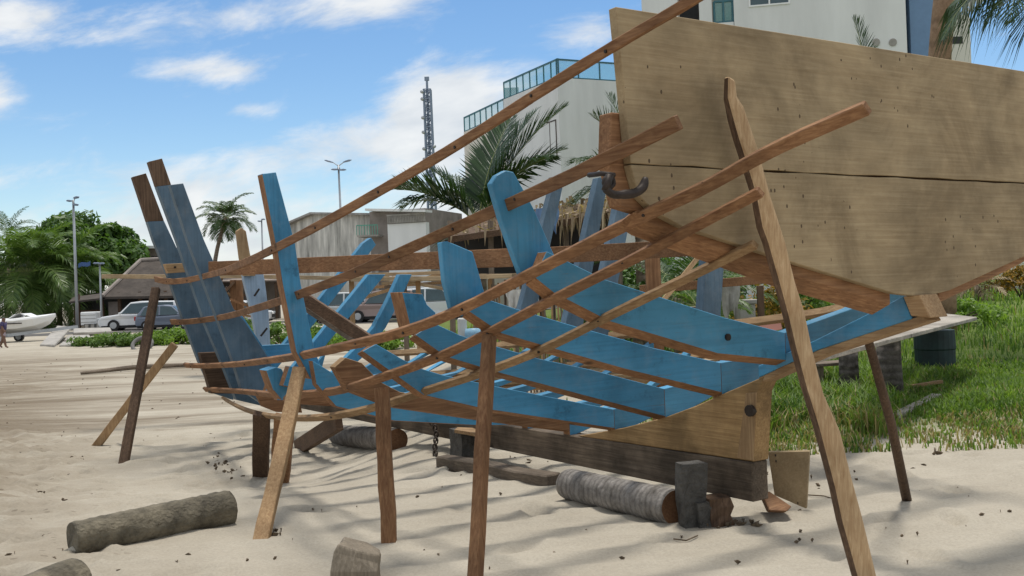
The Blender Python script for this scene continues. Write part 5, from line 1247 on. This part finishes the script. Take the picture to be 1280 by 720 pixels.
# broken slabs and tyre
def slab(q, th, label): return one(MB().prism(q, UP * -th), 'concrete_slab', MT['concrete'], label, 'slab', 'broken concrete slabs', bevel=.03)
g_ = lambda px, py, dz=0: G(px, py) + UP * dz
slab([g_(50, 433, .10), g_(68, 434, .10), g_(90, 422, .55), g_(72, 420, .55)], .14, 'tilted broken concrete slab nearest the speedboat')
slab([g_(80, 428, .1), g_(118, 427, .1), g_(112, 423, .18), g_(84, 424, .18)], .14, 'flat broken slab right of the tilted one')
slab([g_(92, 421, .22), g_(140, 419, .22), g_(138, 416, .3), g_(92, 417, .3)], .14, 'long flat slab at the foot of the tall floodlight pole')
slab([g_(74, 433.5, .08), g_(96, 433, .08), g_(94, 430, .12), g_(78, 430.5, .12)], .1, 'small low slab lying nearest the sand')
c = G(178, 436) + UP * .16; th = np.linspace(0, 2 * pi, 25)
one(MB().tube([c + V((.34 * cos(a), .12 * sin(a) + .1 * sin(a), .24 * sin(a))) for a in th], .07, 8, cap=False), 'tyre', plain('grey_old_tyre', (.16, .155, .15), .9), 'old grey tyre half buried in the plants of the sand bank', 'tyre', smooth=True)

# ================================================================ SHACK AND CLUTTER BEHIND THE FRAMES
sk = thing('thatched_shack', foot(655, 18), 'dark open shack roofed with dry drooping palm leaves behind the boat', 'shack')
MB().prism([P(556, 300, 19.5), P(775, 262, 19.5), P(775, 345, 19.5), P(556, 345, 19.5)], V((0, .1, 0))).build('back_wall', MT['dark_gap'], sk)  # wall coloured near-black for the shade inside the shack
rf = [P(560, 296, 16.6), P(660, 282, 16.4), P(780, 262, 16.2), P(790, 246, 19.8), P(665, 262, 20), P(566, 282, 20)]
MB().prism(rf, UP * -.10).build('roof_boards', MT['dark_p'], sk)
mb = MB(); rs = random.Random(3)
for i in range(560):
    k = rs.random()
    if k < .40 and rs.random() < .75: continue
    p = rf[0].lerp(rf[1], k * 2) if k < .5 else rf[1].lerp(rf[2], k * 2 - 1); q = rf[5].lerp(rf[4], k * 2) if k < .5 else rf[4].lerp(rf[3], k * 2 - 1)
    s = p.lerp(q, rs.random() ** 1.8) + UP * rs.uniform(0, .10); heavy = k > .68
    L = rs.uniform(.35, 1.1) if heavy else rs.uniform(.2, .55); a = rs.uniform(-1.2, 1.2) - pi / 2; d = V((cos(a) * .8, sin(a) * .6, rs.uniform(-.2, .35)))
    m = s + d * L * .45; e = m + V((d.x * .2, d.y * .25, -rs.uniform(.5, 1.0))) * L * .75
    w_ = V((-d.y, d.x, 0)).normalized() * rs.uniform(.012, .03)
    mb.add([s - w_, s + w_, m + w_ * 1.1, m - w_ * 1.1, e], [(0, 1, 2, 3), (3, 2, 4)])
th_ = mb.build('dry_thatch', MT['dry'], sk); th_['kind'] = 'stuff'
for px in (562, 612, 664, 706, 772):
    c = P(px, 330, 16.8); MB().beam([V((c.x, c.y, gz(c.x, c.y) - .1)), V((c.x + .04, c.y, P(px, 276, 16.8).z))], .09, .09, up=V((0, -1, 0))).build('post', MT['grey_z'], sk)
c = P(686, 262, 16.0)
def cloth(c, w_, h_, mat, name, label, cat, seed=1, th=.012):
    rs = random.Random(seed); nx_, nz_ = 9, 9; mb = MB(); fr_, bk_ = [], []
    for j in range(nz_):
        for i in range(nx_):
            u, v_ = i / (nx_ - 1) - .5, j / (nz_ - 1); sq = 1 - .35 * v_ * v_ + .1 * sin(v_ * 7)
            y = .05 * sin(u * 14 + v_ * 3) * (.3 + v_) + .02 * rs.uniform(-1, 1)
            p = V(c) + V((u * w_ * sq, y, -v_ * h_ * (1 + .18 * sin(u * 9 + seed)))); fr_.append(p); bk_.append(p + V((0, th, 0)))
    N_ = nx_ * nz_; fs = []
    for j in range(nz_ - 1):
        for i in range(nx_ - 1):
            a = j * nx_ + i; fs.append((a, a + nx_, a + nx_ + 1, a + 1)); fs.append((N_ + a, N_ + a + 1, N_ + a + nx_ + 1, N_ + a + nx_))
    mb.add(fr_ + bk_, fs); return one(mb, name, mat, label, cat, smooth=True)
MT['rag'] = plain('white_rag', (.62, .61, .57), .9, 0, .15); MT['tarp_b'] = plain('blue_tarp', (.13, .23, .40), .7, 0, .3); MT['tarp_g'] = plain('grey_tarp', (.36, .35, .31), .85, 0, .3)
cloth(P(684, 260, 16.1), .36, .42, MT['tarp_b'], 'blue_tarp', 'crumpled blue tarp bundle hanging under the thatch', 'tarp', 2)
cloth(P(642, 362, 14.4), .22, .30, MT['rag'], 'white_rag', 'white rag hanging on the stick fence behind the frames', 'rag', 3)
cloth(P(912, 352, 14.0), .28, .48, MT['tarp_g'], 'grey_tarp', 'grey tarp draped beside the pale blue stern timber', 'tarp', 4)
cloth(P(602, 372, 15.0), .25, .30, plain('tan_cloth', (.42, .34, .24), .9), 'tan_cloth', 'tan cloth hanging left of the white rag', 'rag', 7)
# stick fence
sf = thing('stick_fence', foot(680, 15), 'rough stick fence seen under the diagonal brace', 'fence'); rs = random.Random(9)
for k in range(34):
    px = 615 + k * 4.0 + rs.uniform(-1, 1); c = P(px, 372, 15.0); z0 = gz(c.x, c.y)
    MB().beam([V((c.x, c.y, z0 - .05)), V((c.x + rs.uniform(-.05, .05), c.y, P(px, rs.uniform(348, 362), 15).z))], .03, .03, up=V((0, -1, 0))).build('stick', MT['grey_z' if k % 3 else 'tan_z'], sf)
MB().beam([P(612, 366, 14.95), P(752, 362, 14.95)], .04, .05).build('rail', MT['grey_k'], sf)
# planter, posts, boards
c = P(932, 388, 15.5); z0 = gz(c.x, c.y); pl = thing('planter', V((c.x, c.y, z0)), 'grey concrete planter with a wider rim behind the blue floor timber', 'planter')
hz = P(932, 380, 15.5).z
MB().box(V((c.x, c.y, (z0 + hz) / 2)), (.12, .14, (hz - z0) / 2)).build('body', MT['concrete'], pl, bevel=.01); MB().box(V((c.x + .02, c.y, hz + .035)), (.15, .17, .035)).build('rim', MT['concrete'], pl, bevel=.01)
c = P(951, 385, 14.2); one(MB().beam([V((c.x, c.y, gz(c.x, c.y) - .1)), V((c.x, c.y, P(951, 357, 14.2).z))], .085, .085, up=V((0, -1, 0))), 'fence_post', MT['dark_z'], 'dark square post standing in front of the orange croton bush', 'post', bevel=.006)
c = P(816, 345, 10.2); one(MB().beam([V((c.x + .02, c.y, gz(c.x, c.y) - .1)), V((c.x, c.y, P(816, 312, 10.2).z))], .15, .06, up=V((0, -1, 0)), jit=.03), 'plank_post', MT['red_z'], 'upright brown plank behind the boat, under the left corner of the transom', 'post', bevel=.005)
one(MB().beam([P(828, 377, 11.2), P(879, 314, 11.6)], .05, .05, up=V((0, -1, 0))), 'thin_pole', MT['tan_z'], 'thin pale pole leaning to the right of the upright brown plank', 'pole')
one(MB().beam([P(800, 362, 12.5), P(1020, 344, 12.8)], .05, .11), 'fence_rail', MT['red_k'], 'horizontal reddish rail behind the starboard side near the stern', 'rail', bevel=.004)
one(MB().beam([P(846, 386, 13.2), P(892, 383, 13.2)], .22, .03), 'loose_board', MT['grey_k'], 'grey board lying behind the pale blue stern timber', 'board')
MT['oxide'] = plain('red_oxide', (.22, .085, .06), .8, 0, .3)
one(MB().prism([P(926, 400, 11.5), P(974, 393, 11.7), P(978, 412, 11.5), P(930, 420, 11.3)], V((.02, .08, 0))), 'red_board', MT['oxide'], 'red-brown board behind the foot of the nearest blue floor timber', 'board', bevel=.006)
c = P(578, 412, 12.0); ct = MB().box(c, (.052, .045, .14), .2); one(ct, 'white_bottle', MT['rag'], 'small white plastic container standing inside the frames', 'bottle', bevel=.02, seg=2)
c = P(591, 416, 11.9); mb = MB(); mb.tube([c - UP * .12, c - UP * .02, c + UP * .05], [.085, .10, .09], 14); one(mb, 'blue_bucket', plain('light_blue_plastic', (.25, .45, .6), .4), 'light blue bucket beside the white container inside the frames', 'bucket', smooth=True)
# heap of timber behind the starboard side
tp_ = thing('timber_heap', foot(532, 17), 'untidy heap of timber scraps behind the starboard frames', 'timber'); rs = random.Random(12)
for k in range(7):
    px = rs.uniform(500, 550); py = rs.uniform(347, 358); c = P(px, py, 17 + rs.uniform(-.6, .6)); a = rs.uniform(-.5, .5); d = V((cos(a), sin(a) * .4, rs.uniform(-.25, .25))) * rs.uniform(.3, .8)
    MB().beam([c - d, c + d], .10, .05).build('board', MT[('grey_k', 'tan_k', 'pale_plank')[k % 3]], tp_)
for px in (506,): c = P(px, 372, 17); MB().beam([V((c.x, c.y, gz(c.x, c.y) - .05)), V((c.x, c.y, P(px, 352, 17).z))], .08, .08, up=V((0, -1, 0))).build('stake', MT['grey_z'], tp_)
# shed and clutter seen between the bow timbers and the stem post
sh = thing('tin_shed', foot(300, 72), 'long low shed with a rusty tin roof behind the bow and stem post', 'shed')
MT['tin'] = plain('rusty_tin', (.24, .19, .155), .7, .2, .5, 1.5)
e0, e1, e2, e3 = P(232, 352, 70), P(352, 350, 70), P(352, 341, 75), P(232, 343, 75)
MB().prism([e0, e1, e2, e3], UP * -.08).build('roof', MT['tin'], sh)
mb = MB(); wallq(mb, P(234, 380, 74), P(350, 380, 74), -.2, P(300, 345, 74).z - .1, .15); mb.build('back_wall', MT['brown_wall'], sh)
for px in (238, 262, 290, 318, 346): c = P(px, 380, 70.3); MB().box(V((c.x, c.y, P(px, 353, 70.3).z / 2)), (.09, .09, P(px, 353, 70.3).z / 2)).build('post', MT['dark_z'], sh)
hp_ = thing('scrap_heap', foot(285, 24), 'jumble of scrap boards and leaning posts seen right of the grey bow timbers', 'timber'); rs = random.Random(21)
for k in range(20):
    px = rs.uniform(255, 312); py = rs.uniform(356, 396); c = P(px, py, 24 + rs.uniform(-.6, .6)); a = rs.uniform(-1.0, 1.0); d = V((cos(a) * .8, .2, sin(a))) * rs.uniform(.2, .6)
    MB().beam([c - d, c + d], .12, .05).build('board', MT[('red_k', 'tan_k', 'grey_k', 'dark_k')[k % 4]], hp_)
for px, t in ((292, .03), (303, -.05)): c = P(px, 395, 23.6); MB().beam([V((c.x, c.y, gz(c.x, c.y) - .05)), V((c.x + t, c.y, P(px, 350, 23.6).z))], .14, .1, up=V((0, -1, 0))).build('post', MT['red_z'], hp_)
# right-hand garden fence and wall
fc = thing('garden_fence', foot(1222, 38), 'low weathered board fence at the far right beyond the grass', 'fence')
for k in range(14):
    px = 1190 + k * 4.6; c = P(px, 366, 38); MB().box(V((c.x, c.y, P(px, 364, 38).z)), (.035, .02, .24)).build('picket', MT['grey_z'], fc)
for py in (357, 366): MB().beam([P(1186, py + 1, 38.05), P(1256, py - 1, 38.05)], .03, .06).build('rail', MT['grey_k'], fc)
a_, b_ = P(1252, 340, 44), P(1380, 336, 44)
one(MB().prism([V((a_.x, a_.y, 0)), V((b_.x, b_.y, 0)), V((b_.x, b_.y, P(1280, 326, 44).z)), V((a_.x, a_.y, P(1255, 327, 44).z))], V((0, .2, 0))), 'garden_wall', MT['white_wall'], 'white garden wall at the right edge under the transom', 'wall')
tree(foot(1330, 52), 5.0, (4, 3, 2.2), 'green tree beyond the white garden wall outside the right edge', 'leaf_mid', 15, 60, 100, .2)
shrub(foot(1010, 46), (3.0, 1.2, 1.0), 'long dark hedge behind the croton bush', 'leaf_dark', 16, 40, 110, .12, 'hedge', None, 'hedge')
shrub(foot(820, 40), (3.6, 1.2, 1.1), 'long dark hedge behind the low palms', 'leaf_dark', 17, 40, 110, .12, 'hedge', None, 'hedge')
# person walking at the left edge
pz = foot(2, 40.5)
MT['skin'] = plain('brown_skin', (.16, .085, .055), .6); MT['shirt'] = plain('dark_purple_shirt', (.05, .04, .11), .8); MT['shorts'] = plain('pale_mauve_shorts', (.42, .34, .38), .8); MT['hair'] = plain('black_hair', (.012, .01, .009), .6)
def skinned(name, joints, edges, mat, parent, sub=2):
    me = bpy.data.meshes.new(name); org = wloc(parent)
    me.from_pydata([tuple(V(j[0]) - org) for j in joints], edges, []); me.materials.append(mat)
    o = bpy.data.objects.new(name, me); COL.objects.link(o); o.parent = parent
    sk_ = o.modifiers.new('skin', 'SKIN')
    for k, j in enumerate(joints): me.skin_vertices[0].data[k].radius = (j[1], j[1] * (j[2] if len(j) > 2 else 1))
    me.skin_vertices[0].data[0].use_root = True; sk_.use_smooth_shade = True
    ss = o.modifiers.new('sub', 'SUBSURF'); ss.levels = ss.render_levels = sub
    return o
person = thing('person', pz, 'person in a dark purple shirt and pale shorts walking at the left edge', 'person')
q = lambda x, y, z: pz + V((x, y, z)) * .72
J = [(q(0, 0, .92), .115), (q(.02, 0, 1.14), .115), (q(.04, 0, 1.36), .12), (q(.06, 0, 1.50), .055), (q(.08, 0, 1.62), .085), (q(.09, 0, 1.70), .07),
     (q(.04, -.18, 1.40), .055), (q(.10, -.24, 1.14), .043), (q(.22, -.22, .94), .035), (q(.27, -.22, .90), .03),
     (q(.04, .18, 1.40), .055), (q(-.06, .24, 1.14), .043), (q(-.10, .24, .90), .035), (q(-.10, .24, .84), .03),
     (q(0, -.09, .84), .09), (q(.12, -.10, .50), .062), (q(.20, -.10, .09), .042), (q(.34, -.10, .03), .032),
     (q(0, .09, .84), .09), (q(-.06, .10, .48), .062), (q(-.22, .10, .12), .042), (q(-.10, .10, .03), .032)]
ED = [(0, 1), (1, 2), (2, 3), (3, 4), (4, 5), (2, 6), (6, 7), (7, 8), (8, 9), (2, 10), (10, 11), (11, 12), (12, 13), (0, 14), (14, 15), (15, 16), (16, 17), (0, 18), (18, 19), (19, 20), (20, 21)]
skinned('body', J, ED, MT['skin'], person)
skinned('shirt', [(q(0, 0, .96), .135, 1.2), (q(.02, 0, 1.16), .135, 1.2), (q(.04, 0, 1.38), .135, 1.1), (q(.04, -.17, 1.41), .075), (q(.09, -.23, 1.20), .06), (q(.04, .17, 1.41), .075), (q(-.03, .23, 1.20), .06)], [(0, 1), (1, 2), (2, 3), (3, 4), (2, 5), (5, 6)], MT['shirt'], person)
skinned('shorts', [(q(0, 0, .98), .125), (q(0, 0, .88), .12), (q(0, -.09, .82), .105), (q(.09, -.10, .58), .085), (q(0, .09, .82), .105), (q(-.05, .10, .56), .085)], [(0, 1), (1, 2), (2, 3), (1, 4), (4, 5)], MT['shorts'], person)
skinned('hair', [(q(.055, 0, 1.66), .085), (q(.07, 0, 1.73), .088)], [(0, 1)], MT['hair'], person)

# ================================================================ GROUND, SKY, LIGHT, CAMERA
def axis(lo, hi, step, far0, far1):
    a = [lo - (1.12 ** k - 1) * step / .12 for k in range(1, 200)]; a = [x for x in a if x > far0][::-1]
    b = [hi + (1.12 ** k - 1) * step / .12 for k in range(1, 200)]; b = [x for x in b if x < far1]
    return np.array([far0] + a + list(np.arange(lo, hi, step)) + b + [far1])
xs = axis(-8.6, 4.6, .04, -900, 900); ys = axis(3.6, 14.6, .04, -60, 1500)
XX, YY = np.meshgrid(xs, ys); ZZ = ground(XX, YY)
def vnoise(x, y, seed):
    r = np.random.default_rng(seed).random((256, 256)); xi = np.floor(x).astype(int); yi = np.floor(y).astype(int)
    fx = x - xi; fy = y - yi; fx = fx * fx * (3 - 2 * fx); fy = fy * fy * (3 - 2 * fy)
    g = lambda a, b: r[a % 256, b % 256]
    return (g(xi, yi) * (1 - fx) + g(xi + 1, yi) * fx) * (1 - fy) + (g(xi, yi + 1) * (1 - fx) + g(xi + 1, yi + 1) * fx) * fy
near = sst((XX + 9.6) / 1.5) * sst((6.0 - XX) / 1.5) * sst((YY - 2.5) / 1.2) * sst((16.5 - YY) / 2)
# soft wind ripples, running across the view and rising to the right
u = -XX * .16 + YY; wv = u * 2 * pi / .30 + 4.2 * vnoise(XX * .45, YY * .7, 1) + 1.0 * vnoise(XX * 1.8, YY * 2.2, 2)
amp = .006 + .022 * vnoise(XX * .6 + 9, YY * .9, 3)
rip = amp * (1 - np.abs(np.sin(wv / 2))) ** 1.4
lump = .05 * (vnoise(XX * .8, YY * .9, 4) - .5) + .026 * (vnoise(XX * 2.6, YY * 3.0, 5) - .5) + .010 * (vnoise(XX * 7, YY * 8, 6) - .5)
rough = sst((-XX - .42 * YY + .4) / 1.6)
tr = (.075 * (vnoise(XX * 5, YY * 6, 7) - .5) + .045 * (vnoise(XX * 12, YY * 13, 8) - .5)) * rough
# old footprints
ft = np.zeros_like(ZZ); rf = np.random.default_rng(77)
for _ in range(420):
    if rf.random() < .8: a, b = rf.uniform(-8.4, -2.4), rf.uniform(4.5, 14)
    else: a, b = rf.uniform(-2.5, 4.4), rf.uniform(3.9, 10)
    i0, i1 = np.searchsorted(xs, (a - .4, a + .4)); j0, j1 = np.searchsorted(ys, (b - .4, b + .4))
    if i1 - i0 < 3 or j1 - j0 < 3: continue
    th = rf.uniform(0, pi); X_, Y_ = XX[j0:j1, i0:i1] - a, YY[j0:j1, i0:i1] - b
    q1 = (X_ * cos(th) + Y_ * sin(th)) / rf.uniform(.10, .17); q2 = (-X_ * sin(th) + Y_ * cos(th)) / rf.uniform(.05, .08); rr = q1 * q1 + q2 * q2
    ft[j0:j1, i0:i1] += rf.uniform(.016, .048) * (-np.exp(-rr) + .55 * np.exp(-(np.sqrt(rr) - 1.5) ** 2 * 4))
ZZ = ZZ + near * ft
ZZ = ZZ + near * (rip + lump * .5 + tr)
nx, ny = len(xs), len(ys)
vs = np.stack([XX.ravel(), YY.ravel(), ZZ.ravel()], 1)
ii = (np.arange(ny - 1)[:, None] * nx + np.arange(nx - 1)[None, :]).ravel()
fs = np.stack([ii, ii + 1, ii + nx + 1, ii + nx], 1)
me = bpy.data.meshes.new('beach_ground'); me.vertices.add(len(vs)); me.vertices.foreach_set('co', vs.ravel())
me.loops.add(fs.size); me.loops.foreach_set('vertex_index', fs.ravel()); me.polygons.add(len(fs))
me.polygons.foreach_set('loop_start', np.arange(0, fs.size, 4)); me.polygons.foreach_set('use_smooth', np.ones(len(fs), bool))
me.update(calc_edges=True); me.materials.append(MT['sand'])
gr = bpy.data.objects.new('beach_ground', me); COL.objects.link(gr); tag(gr, kind='structure')

SUN_EL, SUN_AZ = radians(76), atan2(.34, .94)            # high, ahead and a little to the right
sd = V((cos(SUN_EL) * sin(SUN_AZ), cos(SUN_EL) * cos(SUN_AZ), sin(SUN_EL)))
sl = bpy.data.lights.new('sun', 'SUN'); sl.energy = 2.9; sl.angle = radians(11); sl.color = (1.0, .95, .87)
so = bpy.data.objects.new('sun', sl); COL.objects.link(so); so.rotation_euler = sd.to_track_quat('Z', 'Y').to_euler(); so.location = (0, 0, 30)

w = bpy.data.worlds.new('World'); SC.world = w; w.use_nodes = True
n, l = w.node_tree.nodes, w.node_tree.links; n.clear()
sky = n.new('ShaderNodeTexSky'); sky.sky_type = 'NISHITA'; sky.sun_disc = False; sky.sun_elevation = SUN_EL; sky.sun_rotation = SUN_AZ
sky.altitude = 0; sky.air_density = 1.0; sky.dust_density = .15; sky.ozone_density = 2.0
def M(op, a, b=None, c=None, clamp=False):
    q = n.new('ShaderNodeMath'); q.operation = op; q.use_clamp = clamp
    for k, v in enumerate((a, b, c)):
        if v is None: continue
        if hasattr(v, 'links'): l.new(v, q.inputs[k])
        else: q.inputs[k].default_value = v
    return q.outputs[0]
tc = n.new('ShaderNodeTexCoord'); sp = n.new('ShaderNodeSeparateXYZ'); l.new(tc.outputs['Generated'], sp.inputs[0])
dy = M('ADD', M('ABSOLUTE', sp.outputs['Y']), .06)
cu, cv = M('DIVIDE', sp.outputs['X'], dy), M('DIVIDE', sp.outputs['Z'], dy)
cb = n.new('ShaderNodeCombineXYZ'); l.new(M('MULTIPLY', cu, 5.2), cb.inputs[0]); l.new(M('MULTIPLY_ADD', cv, 13.0, M('MULTIPLY', cu, -2.0)), cb.inputs[1]); cb.inputs[2].default_value = 3.7
nz = n.new('ShaderNodeTexNoise'); nz.inputs['Scale'].default_value = 1.5; nz.inputs['Detail'].default_value = 11; nz.inputs['Roughness'].default_value = .62; nz.inputs['Distortion'].default_value = .25
l.new(cb.outputs[0], nz.inputs['Vector'])
bias = None
BL = [(60, 40, 110, 22, .75), (160, 68, 90, 16, .55), (20, 130, 55, 28, .75), (275, 100, 85, 17, .62), (430, 25, 190, 30, .62), (300, 50, 130, 22, .30), (330, 150, 40, 9, .45),
      (560, 135, 75, 45, .85), (440, 190, 120, 34, .60), (235, 235, 120, 38, .66), (420, 285, 260, 40, .55), (130, 300, 200, 30, .35), (730, 62, 60, 22, .6), (600, 210, 90, 60, .7), (640, 320, 900, 45, .35), (1000, 40, 200, 60, .2)]
for px, py, sx, sy, am in BL:
    d = ray(px, py); a = M('MULTIPLY', M('SUBTRACT', cu, d.x), 1250.0 / sx); b = M('MULTIPLY', M('SUBTRACT', cv, d.z), 1250.0 / sy)
    e = M('MULTIPLY', M('POWER', 2.718, M('MULTIPLY', M('ADD', M('MULTIPLY', a, a), M('MULTIPLY', b, b)), -1.0)), am)
    bias = e if bias is None else M('ADD', bias, e)
mk = M('MULTIPLY_ADD', M('ADD', M('MULTIPLY', nz.outputs['Fac'], 1.6), M('MULTIPLY', bias, .74)), 1.85, -1.68, True)
mk = M('MULTIPLY', M('MULTIPLY', mk, mk), M('MULTIPLY_ADD', mk, -2.0, 3.0))
over = M('MULTIPLY_ADD', cv, 3.2, -1.05, True)                    # unseen cloud added overhead and behind for a whiter fill light
back = M('LESS_THAN', sp.outputs['Y'], 0.0)
over = M('MULTIPLY', M('MAXIMUM', over, back), M('GREATER_THAN', sp.outputs['Z'], -.02))
mk = M('MAXIMUM', mk, M('MULTIPLY', over, M('MULTIPLY_ADD', nz.outputs['Fac'], 1.6, .05, True)))
low = M('MULTIPLY_ADD', cv, -11.0, .85, True)
mk = M('MAXIMUM', mk, low)
mk = M('MULTIPLY', mk, .92)
nz2 = n.new('ShaderNodeTexNoise'); nz2.inputs['Scale'].default_value = 3.0; nz2.inputs['Detail'].default_value = 6; l.new(cb.outputs[0], nz2.inputs['Vector'])
cr = ramp(n, [(.3, (5.2, 5.5, 5.8)), (.7, (7.0, 7.05, 7.0))]); l.new(nz2.outputs['Fac'], cr.inputs['Fac'])
hs = n.new('ShaderNodeHueSaturation'); hs.inputs['Saturation'].default_value = 1.18; hs.inputs['Value'].default_value = 1.0; l.new(sky.outputs[0], hs.inputs['Color'])
cc = mix(n, l, mk, hs.outputs['Color'], cr.outputs['Color'])
bg = n.new('ShaderNodeBackground'); bg.inputs['Strength'].default_value = .12; l.new(cc, bg.inputs['Color'])
wo = n.new('ShaderNodeOutputWorld'); l.new(bg.outputs[0], wo.inputs[0])

cd = bpy.data.cameras.new('camera'); cam = bpy.data.objects.new('camera', cd); COL.objects.link(cam)
cd.sensor_width = 36; cd.lens = 36 * F / 1280; cd.clip_start = .05; cd.clip_end = 6000
cd.shift_y = 2.0 / 1280 * -1
cam.matrix_world = Matrix(((CU.x, CV.x, 0, 0), (CU.y, CV.y, -1, 0), (CU.z, CV.z, 0, EYE), (0, 0, 0, 1)))
SC.camera = cam
vs_ = SC.view_settings; vs_.view_transform = 'Standard'; vs_.look = 'None'; vs_.exposure = 0.18; vs_.gamma = 1.0; vs_.use_curve_mapping = False
SC.cycles.max_bounces = 8; SC.cycles.transparent_max_bounces = 12; SC.cycles.use_denoising = True
SC.cycles.sample_clamp_indirect = 6
